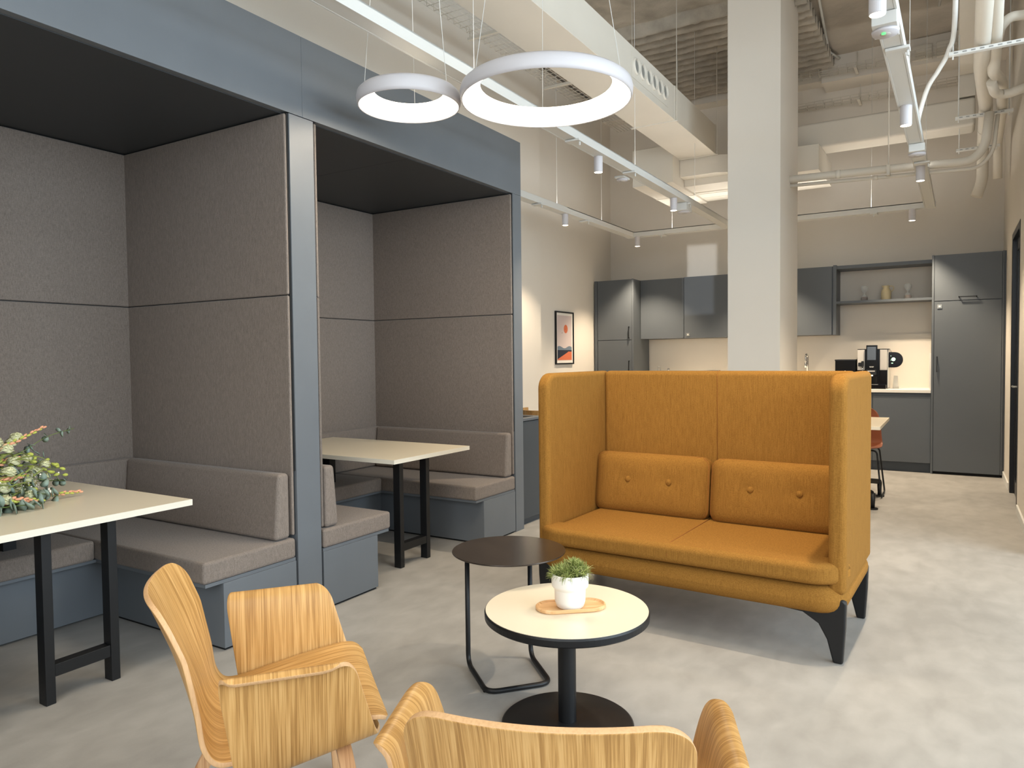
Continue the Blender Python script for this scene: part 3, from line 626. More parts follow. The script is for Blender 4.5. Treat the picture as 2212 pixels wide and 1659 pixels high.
bm=bmesh.new(); lathe(bm,[(0,0),(.042,0),(.050,.006),(.0555,.025),(.057,.066),(.0585,.070),(.066,.078),(.0675,.085),(.0675,.122),(.066,.125),(.063,.125),(.062,.112),(0,.108)],56); obj('pot',bm,'pot',pt)
bm=bmesh.new(); lathe(bm,[(0,.114),(.0615,.110),(.0615,.108),(0,.108)],30); obj('soil',bm,'soil',pt)
bm=bmesh.new()
def blade(bm,p,d,L,wd,droop,mi,seg=4):
    d=Vector(d).normalized(); side=d.cross(Vector((0,0,1)));
    if side.length<.05: side=Vector((1,0,0))
    side.normalize(); prev=None; q=Vector(p)
    nrm=side.cross(d)
    for k in range(seg+1):
        t=k/seg; ww=wd*(1-t)**.7*(1 if t>0 else .8)+.0002
        a=[bm.verts.new(q-side*ww),bm.verts.new(q+nrm*ww*.5),bm.verts.new(q+side*ww),bm.verts.new(q-nrm*ww*.3)]
        if prev:
            for i in range(4):
                f=bm.faces.new((prev[i],prev[(i+1)%4],a[(i+1)%4],a[i])); f.material_index=mi
        prev=a; d=(d+Vector((0,0,-droop*t))).normalized(); q=q+d*L/seg
rnd=random.Random(3)
for h in range(40):
    a=rnd.uniform(0,2*PI); r=.060*math.sqrt(rnd.random()); hx,hy=r*math.cos(a),r*math.sin(a); hz=.122+.022*(1-(r/.060)**2)*rnd.uniform(.4,1.1)+ (.016 if hx+hy>.01 else 0)
    tube(bm,[(hx*.6,hy*.6,.108),(hx,hy,hz)],.0016,0,5)
    for k in range(34):
        th_=rnd.uniform(0,2*PI); el=rnd.uniform(-.35,1.25); dd=(math.cos(th_)*math.cos(el)+hx*6,math.sin(th_)*math.cos(el)+hy*6,math.sin(el))
        blade(bm,(hx,hy,hz+rnd.uniform(-.012,.004)),dd,rnd.uniform(.022,.036),.0021,rnd.uniform(.0,.35),1 if rnd.random()<.3 else 0)
for k in range(40):
    a=rnd.uniform(0,2*PI); blade(bm,(.060*math.cos(a),.060*math.sin(a),.124),(math.cos(a),math.sin(a),.1),rnd.uniform(.025,.045),.0009,.9,0,6)
obj('foliage',bm,['green','green2'],pt)

# black side table
st=thing('side_table','small round dark metal side table with bent tube frame left of sofa','side table',(-1.635,2.645,0))
bm=bmesh.new(); lathe(bm,[(0,.516),(.243,.516),(.245,.519),(.2435,.522),(0,.522)],80,smooth=False); bmesh.ops.translate(bm,vec=(0,.01,0),verts=bm.verts); obj('tabletop',bm,'brownblack',st)
bm=bmesh.new(); P_=[(-1.81,2.59,.516),(-1.81,2.59,.011),(-1.585,2.395,.011),(-1.405,2.60,.011),(-1.615,2.80,.011),(-1.615,2.80,.516)]
tube(bm,P_,.0105,.055,14); shift(bm,st); obj('tube_frame',bm,'black',st)
bm=bmesh.new(); bx(bm,-1.70,-1.66,2.6,2.78,.508,.516); bx(bm,-1.82,-1.6,2.58,2.62,.508,.516) ; shift(bm,st); obj('mounting_plate',bm,'black',st)
for p in ((-1.77,2.555),(-1.61,2.417)):
    bm=bmesh.new(); cyl(bm,p,.007,0,.004,12); shift(bm,st); obj('glide',bm,'black',st)

# ================================================================== PLYWOOD ARMCHAIRS
def catmull(pts,n=5):
    P=[Vector(p) for p in pts]; P=[P[0]*2-P[1]]+P+[P[-1]*2-P[-2]]; out=[]
    for i in range(1,len(P)-2):
        for k in range(n):
            t=k/n; a,b,c,d=P[i-1:i+3]; out.append(.5*((2*b)+(c-a)*t+(2*a-5*b+4*c-d)*t*t+(3*b-a-3*c+d)*t**3))
    out.append(P[-2]); return out
def armchair(label,loc,rz):
    """local axes: x = sitter's right, y = forward, origin below the centre of the back's top edge"""
    th=thing('plywood_armchair',label,'armchair',loc,rz)
    # --- seat + back sheet (profile y,z with half width)
    prof=catmull([(0,.585,.405),(0,.555,.425),(0,.50,.425),(0,.40,.408),(0,.30,.388),(0,.215,.372),(0,.165,.378),(0,.13,.42),(0,.105,.50),(0,.07,.60),(0,.035,.69),(0,.012,.746),(0,.0,.770)],6)
    n=len(prof); acc=[0]
    for a,b in zip(prof,prof[1:]): acc.append(acc[-1]+(b-a).length)
    Ltot=acc[-1]; bm=bmesh.new(); uvl=bm.loops.layers.uv.new('UVMap'); rows=[];uvs=[]
    ext=[]
    for i,p in enumerate(prof):
        s=acc[i]; e=Ltot-s
        w_=.262 if s<.30 else .262-.018*min(1,(s-.30)/.35)
        rc=.075
        if e<rc: w_=w_-rc+math.sqrt(max(0,rc*rc-(rc-e)**2))
        rf=.05
        if s<rf: w_=w_-rf+math.sqrt(max(0,rf*rf-(rf-s)**2))
        ext.append((p,s,w_))
    # refine near the top end
    top=[]
    for i,(p,s,w_) in enumerate(ext):
        up=max(0,min(1,(s-.42)/.3)); ts=[-1+2*k/24 for k in range(25)]
        rows.append([Vector((t*w_,p.y+.044*up*(t*w_/.23)**2,p.z-.012*up*0+.010*(1-up)*(abs(t)**3))) for t in ts]); uvs.append([(s,t*w_+.5) for t in ts])
    sheet(bm,rows,uvl,uvs)
    o=obj('seat_shell',bm,['oak','oakedge'],th,recalc=False)
    sm=o.modifiers.new('solid','SOLIDIFY'); sm.thickness=.013; sm.offset=0; sm.material_offset_rim=1; sm.use_even_offset=True
    bv=o.modifiers.new('bev','BEVEL'); bv.width=.0025; bv.segments=2; bv.limit_method='ANGLE'; bv.angle_limit=math.radians(50)
    # --- arms
    for s in (1,-1):
        # cross section: from under the seat outwards and up, flare over the top
        cs=catmull([(.10,0,.365),(.18,0,.37),(.245,0,.385),(.275,0,.43),(.286,0,.50),(.298,0,.56),(.312,0,.60),(.332,0,.615),(.348,0,.608)],5)
        m=len(cs); ac=[0]
        for a,b in zip(cs,cs[1:]): ac.append(ac[-1]+(b-a).length)
        LT=ac[-1]; bm=bmesh.new(); uvl=bm.loops.layers.uv.new('UVMap'); rows=[];uvs=[]
        for i,p in enumerate(cs):
            q=ac[i]/LT; e=LT-ac[i]
            g_=max(0,min(1,(ac[i]-.10)/.30)); yr=.228-.055*g_; yf=.568-.082*g_; low=max(0,min(1,(.60-p.z)/.2))
            rc=.075; cut=0
            if e<rc: cut=rc-math.sqrt(max(0,rc*rc-(rc-e)**2))
            yr_,yf_=yr+cut*.6,yf-cut
            ts=[k/20 for k in range(21)]
            rows.append([Vector((s*p.x,yr_+(yf_-yr_)*t,p.z+low*(-.005+.22*(yr_+(yf_-yr_)*t-.5)))) for t in ts]); uvs.append([(ac[i],(yr_+(yf_-yr_)*t)*1.0+.1*s) for t in ts])
        if s<0: rows=[r[::-1] for r in rows]; uvs=[u[::-1] for u in uvs]
        sheet(bm,rows,uvl,uvs)
        o=obj('armrest',bm,['oak','oakedge'],th,recalc=False)
        sm=o.modifiers.new('solid','SOLIDIFY'); sm.thickness=.011; sm.offset=0; sm.material_offset_rim=1; sm.use_even_offset=True
        bv=o.modifiers.new('bev','BEVEL'); bv.width=.002; bv.segments=2; bv.limit_method='ANGLE'; bv.angle_limit=math.radians(50)
    # --- bent legs (flat laminated strips)
    def strip(pts,wd,tk):
        P=catmull(pts,6); b=bmesh.new(); prev=None
        for i,p in enumerate(P):
            t=(P[min(i+1,len(P)-1)]-P[max(i-1,0)]).normalized(); side=Vector((0,1,0)); side=(side-t*side.dot(t)).normalized(); nn=t.cross(side)
            a=[b.verts.new(p+side*wd*x+nn*tk*y) for x,y in ((-1,-1),(1,-1),(1,1),(-1,1))]
            if prev:
                for k in range(4): b.faces.new((prev[k],prev[(k+1)%4],a[(k+1)%4],a[k]))
            else: b.faces.new(a[::-1])
            prev=a
        b.faces.new(prev); return b
    for s in (1,-1):
        obj('leg',strip([(s*.06,.47,.352),(s*.16,.47,.352),(s*.235,.475,.33),(s*.275,.485,.26),(s*.295,.50,.12),(s*.305,.51,0)],.019,.009),'beech',th,.003)
        obj('leg',strip([(s*.06,.24,.352),(s*.16,.24,.352),(s*.22,.225,.33),(s*.25,.17,.24),(s*.275,.10,.11),(s*.29,.05,0)],.019,.009),'beech',th,.003)
    return th
def rot(f): return math.atan2(f[1],f[0])-PI/2
armchair('oak plywood armchair at left, turned towards the coffee table',(-1.802,1.118,0),rot((.632,.775)))
armchair('oak plywood armchair seen from behind, lowest in the foreground',(-.546,.976,0),rot((-.383,.923)))

# ================================================================== RING LAMPS
def ringlamp(label,c,R,power,apex):
    th=thing('ring_pendant',label,'pendant lamp',(c[0],c[1],c[2]))
    bm=bmesh.new(); seg=96
    # cross-section, r from centre; outer housing rounded, inner lower face luminous
    w_=R*.33 if R<.35 else R*.235; h=.085 if R<.35 else .10
    outer=[(R-w_,.045),(R-w_*.6,.05),(R-w_*.25,.046),(R-.006,.03),(R,.006),(R-.002,-.02),(R-.008,-.036)]
    lathe(bm,outer+[(R-.012,-.036),(R-.013,-.030)],seg); obj('housing',bm,'ringw',th)
    bm=bmesh.new(); lathe(bm,[(R-.013,-.032),(R-w_*.5,-.012),(R-w_*.98,.035),(R-w_,.045)],seg); obj('diffuser',bm,'ringe',th)
    for k,a in enumerate((-150,-30,90)):
        a=math.radians(a)+YAW; b=bmesh.new(); rr=R-w_*.35
        tube(b,[(rr*math.cos(a),rr*math.sin(a),.047),(.05*math.cos(a),.05*math.sin(a),ZC-c[2]-.03)],.0016,0,6); obj('suspension_cable',b,'white',th)
    b=bmesh.new(); lathe(b,[(0,ZC-c[2]-.03),(.07,ZC-c[2]-.03),(.07,ZC-c[2]+.0),(0,ZC-c[2]+.0)],24); obj('canopy',b,'ringw',th)
    l=bpy.data.lights.new('ring_light','AREA'); l.shape='DISK'; l.size=2*R*.8; l.energy=power; l.color=(1,.84,.64); o=bpy.data.objects.new('ring_light',l); COL.objects.link(o); o.parent=th; o.location=(0,0,-.045)
ringlamp('smaller white glowing ring pendant close to the booth fascia',(-2.44,3.02,2.695),.27,4,0)
ringlamp('larger white glowing ring pendant hanging left of the white column',(-1.775,3.29,2.68),.435,20,0)

# ================================================================== LIGHTING RAILS
def rail(label,p0,p1,hang,clips,wd=.10,h=.065):
    p0=Vector(p0);p1=Vector(p1); L=(p1-p0).length; mid=(p0+p1)/2; a=math.atan2((p1-p0).y,(p1-p0).x)
    th=thing('lighting_rail',label,'lighting rail',mid,a)
    bm=bmesh.new(); bx(bm,-L/2,L/2,-wd/2,-wd/2+.012,0,h); bx(bm,-L/2,L/2,wd/2-.012,wd/2,0,h); bx(bm,-L/2,L/2,-wd/2,wd/2,h-.01,h); bx(bm,-L/2,L/2,-wd/2+.012,wd/2-.012,.0015,.012)
    obj('profile',bm,'white',th,.0015,1)
    for d in hang:
        b=bmesh.new(); x=d-L/2; tube(b,[(x,0,h),(x,0,ZC-mid.z+.02)],.002,0,6); obj('suspension_cable',b,'white',th)
    for d in clips:
        b=bmesh.new(); x=d-L/2; bx(b,x-.035,x+.035,-wd/2-.025,wd/2-.012,-.016,0); bx(b,x-.006,x+.006,-wd/2-.02,-wd/2-.008,-.045,-.016); obj('connector_clip',b,'white',th,.003,1)
    l=bpy.data.lights.new('rail_fill','AREA'); l.shape='RECTANGLE'; l.size=L*.96; l.size_y=.05; l.energy=UPL*L*(2.2 if p0[1]>9 else 1); l.color=(1,.95,.88); o=bpy.data.objects.new('rail_fill',l); COL.objects.link(o); o.parent=th; o.location=(0,0,h+.012); o.rotation_euler=(PI,0,0)  # added upward fill strip on the rail, brightens ceiling and upper walls
    return th
UPL=1.5
ZR=2.9
rail('long white rail passing behind the ring pendants and ending near the column',(-2.33,-1.5,ZR),(-2.377,9.0,ZR),(2.0,5.0,7.48,9.2),(6.25,7.32,8.84))
rail('short white rail nearest the left wall, emerging from behind the booth',(-3.63,5.2,ZR),(-3.63,9.0,ZR),(1.75,2.9),(1.3,2.4))
rail('cross rail running above the kitchen, on both sides of the column',(-3.70,9.05,ZR),(-.18,9.05,ZR),(.62,2.9),(.50,2.93),.10,.065)
rail('wide white rail overhead at the right edge, leading to the kitchen corner',(-.33,-1.5,ZR),(-.235,9.0,ZR),(4.2,7.0,9.5),(5.75,8.35))
def spot(label,x,y,power=14,r=.034,sz=95):
    th=thing('spotlight',label,'spotlight',(x,y,ZR-.12),group=None)
    bm=bmesh.new(); lathe(bm,[(0,.125),(r,.125),(r,.004),(r-.003,0),(r-.005,.006),(0,.006)],28,smooth=False); obj('housing',bm,'ringw',th)
    bm=bmesh.new(); lathe(bm,[(0,.001),(r-.005,.001),(r-.005,.004),(0,.004)],24,smooth=False); obj('lens',bm,'lamp',th)
    l=bpy.data.lights.new('spot_light','SPOT'); l.energy=power*11; l.spot_size=math.radians(sz); l.spot_blend=.6; l.shadow_soft_size=.03; l.color=(1,.82,.60)
    o=bpy.data.objects.new('spot_light',l); COL.objects.link(o); o.parent=th; o.location=(0,0,-.006)
spot('white cylinder spotlight on the long rail, just right of the large ring pendant',-2.377,5.25)
spot('white cylinder spotlight on the long rail beside the box sensor',-2.377,7.03)
spot('white cylinder spotlight on the left wall rail, above the framed poster',-3.63,7.14)
spot('white cylinder spotlight at the left end of the kitchen cross rail',-3.54,9.03,26)
spot('white cylinder spotlight at the right end of the kitchen cross rail',-.40,9.03,26)
spot('white cylinder spotlight at the top edge, nearest on the right rail',-.29,3.49)
spot('white cylinder spotlight midway along the right rail',-.272,5.26)
spot('white cylinder spotlight at the far end of the right rail',-.252,7.0)
spot('white cylinder spotlight added unseen on the kitchen cross rail, behind the column',-1.95,9.03,28)  # extra spot hidden by the column, added to brighten the kitchen
# further spots of the same rails (behind or hidden from view)
for x,y in ((-2.35,-.1),(-2.30,1.35),(-.30,1.7)):
    l=bpy.data.lights.new('spot_light','SPOT'); l.energy=26; l.spot_size=math.radians(150); l.spot_blend=1; l.shadow_soft_size=.15; l.color=(1,.82,.60); o=bpy.data.objects.new('spot_light',l); COL.objects.link(o); o.location=(x,y,ZR-.13)
def sensor(label,x,y,rz=0,green=False,h=.07,s=.085):
    th=thing('ceiling_sensor',label,'sensor',(x,y,ZR-h),rz)
    bm=bmesh.new(); bx(bm,-s*.62,s*.62,-s,s,.012,h); obj('housing',bm,'white',th,.004,2)
    bm=bmesh.new(); lathe(bm,[(0,-.004),(s*.66,-.002),(s*.7,.012),(0,.012)],32); obj('face_disc',bm,'ringw',th)
    bm=bmesh.new(); lathe(bm,[(0,-.007),(s*.26,-.006),(s*.28,-.003),(0,-.003)],24); obj('dome',bm,'silver',th)
    if green:
        bm=bmesh.new(); lathe(bm,[(0,-.009),(s*.1,-.008),(s*.11,-.006),(0,-.006)],16); bmesh.ops.translate(bm,vec=(-.006,-.02,0),verts=bm.verts); o=obj('indicator',bm,'gled',th); o['label']='green status light'
sensor('white sensor with green light under the right rail',-.285,3.84,0,True)
sensor('white box sensor under the far right rail without any light',-.25,6.3,0)
sensor('white box sensor on the long rail left of the column',-2.377,7.35,0,False,.09,.09)
sensor('small flat white box on the back of the long rail left of the plenum',-2.47,5.95,0,False,.03,.07)

# ================================================================== DUCTS, PIPES, TRAYS
def cuboid_thing(name,label,cat,boxes,m,loc,bev=.004):
    th=thing(name,label,cat,loc); wpart('duct_body',boxes,m,th,bev,1); return th
vd=thing('ventilation_duct','long white rectangular air duct with round vents running beside the large ring','duct',(-2.5,4.5,3.6))
wpart('duct_body',[(-2.72,-2.30,-1.5,8.25,3.6,3.92)],'duct',vd,.004,1)
wpart('joint_flange',[(-2.724,-2.296,6.84,6.87,3.597,3.924),(-2.724,-2.296,8.22,8.25,3.597,3.924),(-2.724,-2.296,2.9,2.93,3.597,3.924)],'duct',vd,.002,1)
wpart('vent_plate',[(-2.30,-2.296,5.75,6.65,3.66,3.87)],'duct',vd,.001,1)
for k in range(6):
    bm=bmesh.new(); lathe(bm,[(.056,0),(.058,.018),(.066,.022),(.070,.0)],28); lathe(bm,[(0,.002),(.057,.002)],28,mi=1,smooth=False)
    bmesh.ops.rotate(bm,matrix=Matrix.Rotation(PI/2,3,'Y'),verts=bm.verts); bmesh.ops.translate(bm,vec=(-2.296,5.84+.14*k,3.77),verts=bm.verts); shift(bm,vd); obj('nozzle_ring',bm,['duct','steel'],vd)
for y in (6.855,8.235):
    for x in (-2.735,-2.285):
        bm=bmesh.new(); tube(bm,[(x,y,3.588),(x,y,ZC+.02)],.0035,0,8); shift(bm,vd); obj('hanger_rod',bm,'duct',vd)
    wpart('hanger_strut',[(-2.745,-2.275,y-.008,y+.008,3.588,3.598)],'duct',vd)
th=thing('duct_plenum','broad white plenum box below the end of the air duct, behind the column','duct',(-2.2,8.9,3.3))
bm=bmesh.new(); poly(bm,[(8.02,3.30),(9.36,3.30),(9.36,3.62),(8.9,3.62),(8.32,3.72),(8.02,3.72)],'x',-3.20,-2.72); shift(bm,th); obj('end_box',bm,'duct',th,.004,1)
wpart('duct_body',[(-2.719,-1.25,8.42,9.36,3.32,3.595)],'duct',th,.004,1)
wpart('seam_strip',[(-3.2,-1.25,8.80,8.83,3.296,3.30),(-2.72,-1.25,9.12,9.14,3.316,3.32)],'duct',th)
bm=bmesh.new(); poly(bm,[(-2.72,8.26),(-2.3,8.26),(-2.0,8.42),(-2.72,8.42)],'z',3.40,3.60); shift(bm,th); obj('transition',bm,'duct',th,.003,1)
th=thing('ventilation_duct','horizontal white duct high on the kitchen side, crossing behind the right rail','duct',(-.6,8.9,3.56))
wpart('duct_body',[(-1.6,.16,8.62,8.95,3.60,3.88)],'duct',th,.03,3)
th=thing('ventilation_duct','square white duct running overhead beside the insulated pipes','duct',(.08,6.5,4.1))
wpart('duct_body',[(.01,.20,-1.5,8.6,4.1,4.4)],'duct',th,.006,1)
wpart('joint_flange',[(.005,.205,8.0,8.03,4.095,4.405),(.005,.205,5.8,5.83,4.095,4.405)],'duct',th)
wpart('drop',[(.01,.16,8.62,8.95,3.89,4.4)],'duct',th,.004,1)
wpart('hanger_strut',[(-.03,.30,6.0,6.03,4.06,4.095)],'white',th)
# insulated pipes
def pipe(label,pts,r,m='duct',fil=.08,name='insulated_pipe',cat='pipe',group=None):
    o=Vector(pts[0]); th=thing(name,label,cat,o,group=group); bm=bmesh.new(); tube(bm,[Vector(p)-o for p in pts],r,fil,16); obj('lagging',bm,m,th)
    n=0
    for a,b in zip(pts,pts[1:]):
        a=Vector(a);b=Vector(b)
        if (b-a).length>1.2 and n<2:
            c=a.lerp(b,.55); dd=(b-a).normalized(); bm=bmesh.new(); tube(bm,[c-dd*.02-o,c+dd*.02-o],r+.004,0,16); obj('joint_sleeve',bm,m,th); n+=1
    return th
pipe('thick white lagged pipe, left one of the overhead pair at right',[(.08,-1.0,3.46),(.155,6.5,3.46),(.215,7.55,3.46),(.232,8.9,3.46),(.232,8.95,3.1),(.18,8.95,2.95)],.052)
pipe('white lagged pipe running right of the thickest overhead pipe',[(.15,-1.0,3.46),(.20,5.35,3.47),(.232,6.35,3.47),(.225,6.45,3.40),(.30,6.9,3.44),(.335,7.7,3.44),(.355,8.85,3.44),(.36,8.9,3.1)],.040)
pipe('thin white lagged pipe branching to the right wall',[(.235,6.30,3.50),(.25,6.05,3.56),(.30,6.0,3.60),(.47,6.05,3.60)],.032)
pipe('curved white lagged pipe bending towards the right wall below the branch',[(.22,6.6,3.37),(.25,6.75,3.32),(.33,6.8,3.32),(.47,6.75,3.34)],.034)
pipe('white pipe crossing the kitchen zone from column to the pipe bundle',[(-1.6,7.45,3.04),(-.4,7.45,3.01),(.12,7.45,2.99),(.21,7.45,3.1),(.24,7.45,3.38)],.036)
pipe('thin white pipe directly under the crossing pipe',[(-1.6,7.48,2.985),(.17,7.48,2.93),(.27,7.48,3.05),(.30,7.48,3.36)],.016)
for k,(x,y) in enumerate(((.29,8.7),(.345,8.75))):
    pass
for (y,x0,x1,lab) in ((5.9,-.05,.45,'nearest perforated white strut carrying the overhead pipes'),(7.52,-.01,.41,'middle perforated white strut carrying the overhead pipes'),(8.70,.0,.37,'farthest perforated white strut carrying the overhead pipes')):
    th=thing('perforated_strut',lab,'bracket',((x0+x1)/2,y,3.37))
    wpart('strut',[(x0,x1,y-.02,y+.02,3.375,3.40)],'white',th,.002,1)
    wpart('slot_row',[(x0+.03+.05*k,x0+.055+.05*k,y-.0215,y-.02,3.383,3.391) for k in range(int((x1-x0-.05)/.05))],'steel',th)
    for x in (x0+.025,x1-.03):
        bm=bmesh.new(); tube(bm,[(x,y,3.35),(x,y,ZC+.04)],.005,0,8); shift(bm,th); obj('threaded_rod',bm,'white',th)
# flexible conduit
th=thing('flexible_conduit','curved white flexible conduit looping from the strut to the right rail','conduit',(-.02,5.0,4.3))
bm=bmesh.new(); tube(bm,catmull([(-.01,4.75,4.85),(-.012,5.1,4.3),(-.015,5.75,3.58),(-.05,5.93,3.43),(-.11,6.02,3.34),(-.18,6.1,3.25),(-.235,6.2,3.09),(-.25,6.25,2.97)],8),.016,0,10); shift(bm,th); obj('hose',bm,'white',th)
# ceiling conduits
th=thing('ceiling_conduit','thin white conduit with a bend on the ceiling right of the column','conduit',(-1.2,7.5,ZC))
bm=bmesh.new(); tube(bm,[(-1.25,6.4,ZC+.0),(-1.15,6.7,ZC+.0),(-.80,6.5,ZC+.0)],.012,.04,8); tube(bm,[(-1.15,6.7,ZC+.0),(-1.12,7.1,ZC+.0),(-1.28,9.3,ZC),(-1.2,9.58,ZC)],.014,.08,8); shift(bm,th); obj('hose',bm,'white',th)
th=thing('ceiling_conduit','angled white conduit with a junction box on the ceiling behind the right rail','conduit',(-.3,8.0,ZC))
bm=bmesh.new(); tube(bm,[(-.35,7.9,ZC),(-.10,7.85,ZC),(-.16,8.7,ZC)],.013,.03,8); shift(bm,th); obj('hose',bm,'white',th)
wpart('junction_box',[(-.42,-.34,7.82,7.98,ZC-.035,ZC+.05)],'duct',th,.004,1)
for (x,lab) in ((-.34,'left square white junction box high on the back beam'),(-.10,'right square white junction box high on the back beam')):
    th=thing('junction_box',lab,'junction box',(x,9.58,4.66)); wpart('cover',[(x-.10,x+.10,9.55,9.6,4.66,4.82)],'duct',th,.004,1)
# wire cable trays
def wiretray(label,p0,p1,wd,h,step,nl=6):
    p0=Vector(p0);p1=Vector(p1); L=(p1-p0).length; a=math.atan2((p1-p0).y,(p1-p0).x); th=thing('wire_cable_tray',label,'cable tray',(p0+p1)/2,a)
    bm=bmesh.new(); r=.0028
    for k in range(nl):
        y=-wd/2+wd*k/(nl-1); tube(bm,[(-L/2,y,0),(L/2,y,0)],r,0,4)
    for s in (-1,1):
        for z in (h*.5,h): tube(bm,[(-L/2,s*wd/2,z),(L/2,s*wd/2,z)],r,0,4)
    n=int(L/step)
    for k in range(n+1):
        x=-L/2+k*step; tube(bm,[(x,-wd/2,h),(x,-wd/2,0),(x,wd/2,0),(x,wd/2,h)],r,0,4)
    obj('wire_mesh',bm,'duct',th)
    for k in range(int(L/1.5)):
        x=-L/2+.7+1.5*k; b=bmesh.new(); bx(b,x-.015,x+.015,-wd/2-.08,wd/2+.05,-.03,-.005); obj('support_bar',b,'duct',th)
        b=bmesh.new(); tube(b,[(x,wd/2+.03,-.03),(x,wd/2+.03,ZC-th.location.z+.02)],.005,0,6); obj('hanger_rod',b,'duct',th)
    return th
wiretray('wire mesh cable tray running beside the left wall above the rails',(-3.75,3.6,4.38),(-3.75,9.3,4.38),.32,.06,.10,8)
wiretray('upper wire mesh cable tray along the back beam right of the column',(-1.7,9.45,4.70),(.1,9.45,4.62),.12,.06,.10,4)
wiretray('lower wire mesh cable tray along the back wall right of the column',(-1.7,9.8,4.40),(.1,9.8,4.40),.12,.06,.10,4)
th=thing('cable_run','dark strip of loose cables beside the wire tray near the left wall','cables',(-3.35,6.0,4.78))
bm=bmesh.new()
for k in range(3): tube(bm,catmull([(-3.40+.05*k+.01*math.sin(j*2.1+k),3.8+.5*j,4.80-.02*math.sin(j*1.3+k)) for j in range(11)],3),.008,0,6)
shift(bm,th); obj('cable',bm,'gap',th)
# drop cables/rods that hang alone
for i,(x,y,z0,lab) in enumerate(((-.52,6.6,3.06,'threaded rod holding the crossing pipe, left of the right rail'),)):
    th=thing('hanger_rod',lab,'rod',(x,y,z0)); bm=bmesh.new(); tube(bm,[(0,0.84,-.02),(0,.84,ZC-z0+.05)],.005,0,8); obj('rod',bm,'duct',th); bm=bmesh.new(); bx(bm,-.014,.014,.80,.88,-.11,-.02); obj('clamp',bm,'duct',th)

# ================================================================== BOUQUET on the near booth table
bq=thing('flower_bouquet','loose bouquet of eucalyptus, cream blooms and coral spikes on the near booth table','bouquet',(-3.5,1.35,.738))
rb=random.Random(11)
def leafdisc(bm,c,n,r,el=1.15):
    n=Vector(n).normalized(); u=n.orthogonal().normalized(); v=n.cross(u); q=rb.uniform(0,6)
    u,v=u*math.cos(q)+v*math.sin(q),v*math.cos(q)-u*math.sin(q)
    c=Vector(c); N2=10; top=[bm.verts.new(c+u*r*el*math.cos(2*PI*k/N2)+v*r*math.sin(2*PI*k/N2)+n*(.12*r*math.cos(4*PI*k/N2))) for k in range(N2)]; cc=bm.verts.new(c-n*.12*r); bot=bm.verts.new(c-n*(.12*r+.0012))
    for k in range(N2): bm.faces.new((cc,top[k],top[(k+1)%N2])).smooth=True; bm.faces.new((bot,top[(k+1)%N2],top[k])).smooth=True
def branch(pts,name,fn,mats,r=.0016):
    bm=bmesh.new(); P=catmull(pts,6); tube(bm,P,r,0,5); fn(bm,P); return obj(name,bm,mats,bq,recalc=False)
def eucal(pts,r0,count):
    def fn(bm,P):
        n0=len(bm.faces)
        for k in range(count):
            t=.25+.75*k/(count-1); i=min(len(P)-2,int(t*(len(P)-1))); p=P[i]; d=(P[i+1]-P[i]).normalized(); sd=d.cross(Vector((rb.uniform(-1,1),rb.uniform(-1,1),rb.uniform(-1,1)))).normalized(); rr=r0*(1-.35*t)
            for s in (-1,1): leafdisc(bm,p+sd*s*rr*.95,(d*.8+sd*s*.3+Vector((rb.uniform(-.4,.4),rb.uniform(-.4,.4),rb.uniform(-.2,.6)))),rr)
        bm.faces.ensure_lookup_table()
        for f in bm.faces[n0:]: f.material_index=1
    branch(pts,'eucalyptus_sprig',fn,['stem','euc'])
def ell(bm,c,d,L,r,mi,seg=8):
    d=Vector(d).normalized(); c=Vector(c); pr=[(0,0),(.5,.12),(.95,.4),(1,.6),(.7,.85),(0,1)]
    u=d.orthogonal().normalized(); v=d.cross(u); prev=None
    for q,t in pr:
        if q==0: cur=[bm.verts.new(c+d*L*t)]
        else: cur=[bm.verts.new(c+d*L*t+(u*math.cos(2*PI*k/seg)+v*math.sin(2*PI*k/seg))*r*q) for k in range(seg)]
        if prev:
            for k in range(seg):
                a=prev[k%len(prev)];b=prev[(k+1)%len(prev)];c2=cur[(k+1)%len(cur)];e=cur[k%len(cur)]
                vs=[]; 
                for x in (a,b,c2,e):
                    if x not in vs: vs.append(x)
                if len(vs)>=3: f=bm.faces.new(vs); f.material_index=mi; f.smooth=True
        prev=cur
def spike(pts,n=26):
    def fn(bm,P):
        for k in range(n):
            t=.35+.65*k/(n-1); i=min(len(P)-2,int(t*(len(P)-1))); p=P[i]+(P[i+1]-P[i])*((t*(len(P)-1))%1); d=(P[i+1]-P[i]).normalized(); a=k*2.4; u=d.orthogonal().normalized(); v=d.cross(u); sd=u*math.cos(a)+v*math.sin(a)
            ell(bm,p+sd*.003,d*1.2+sd*.75*(1.1-t),.030*(1.15-.5*t),.0062*(1.2-.4*t),1 if k%3 else 2)
    branch(pts,'tuberose_spike',fn,['stem','coral','bud'],.002)
def bloom(c,R,n=14):
    bm=bmesh.new()
    for k in range(n):
        a=k*2.4; el=.2+1.1*k/n; d=Vector((math.cos(a)*math.cos(el),math.sin(a)*math.cos(el),math.sin(el))); leafdisc(bm,Vector(c)+d*R*.55,d+Vector((0,0,.3)),R*.55,1.1)
    obj('cream_bloom',bm,'cream_fl',bq,recalc=False)
def buds(pts,n=5):
    def fn(bm,P):
        for k in range(n):
            i=int(len(P)*(.35+.6*k/n)); p=P[min(i,len(P)-1)]; d=Vector((rb.uniform(-.5,.5),rb.uniform(.2,1),rb.uniform(-.8,.5))).normalized(); q=p+d*.03; tube(bm,[p,q],.001,0,4); ell(bm,q,d,.028,.0075,1)
    branch(pts,'lisianthus_bud_stem',fn,['stem','bud'],.0014)
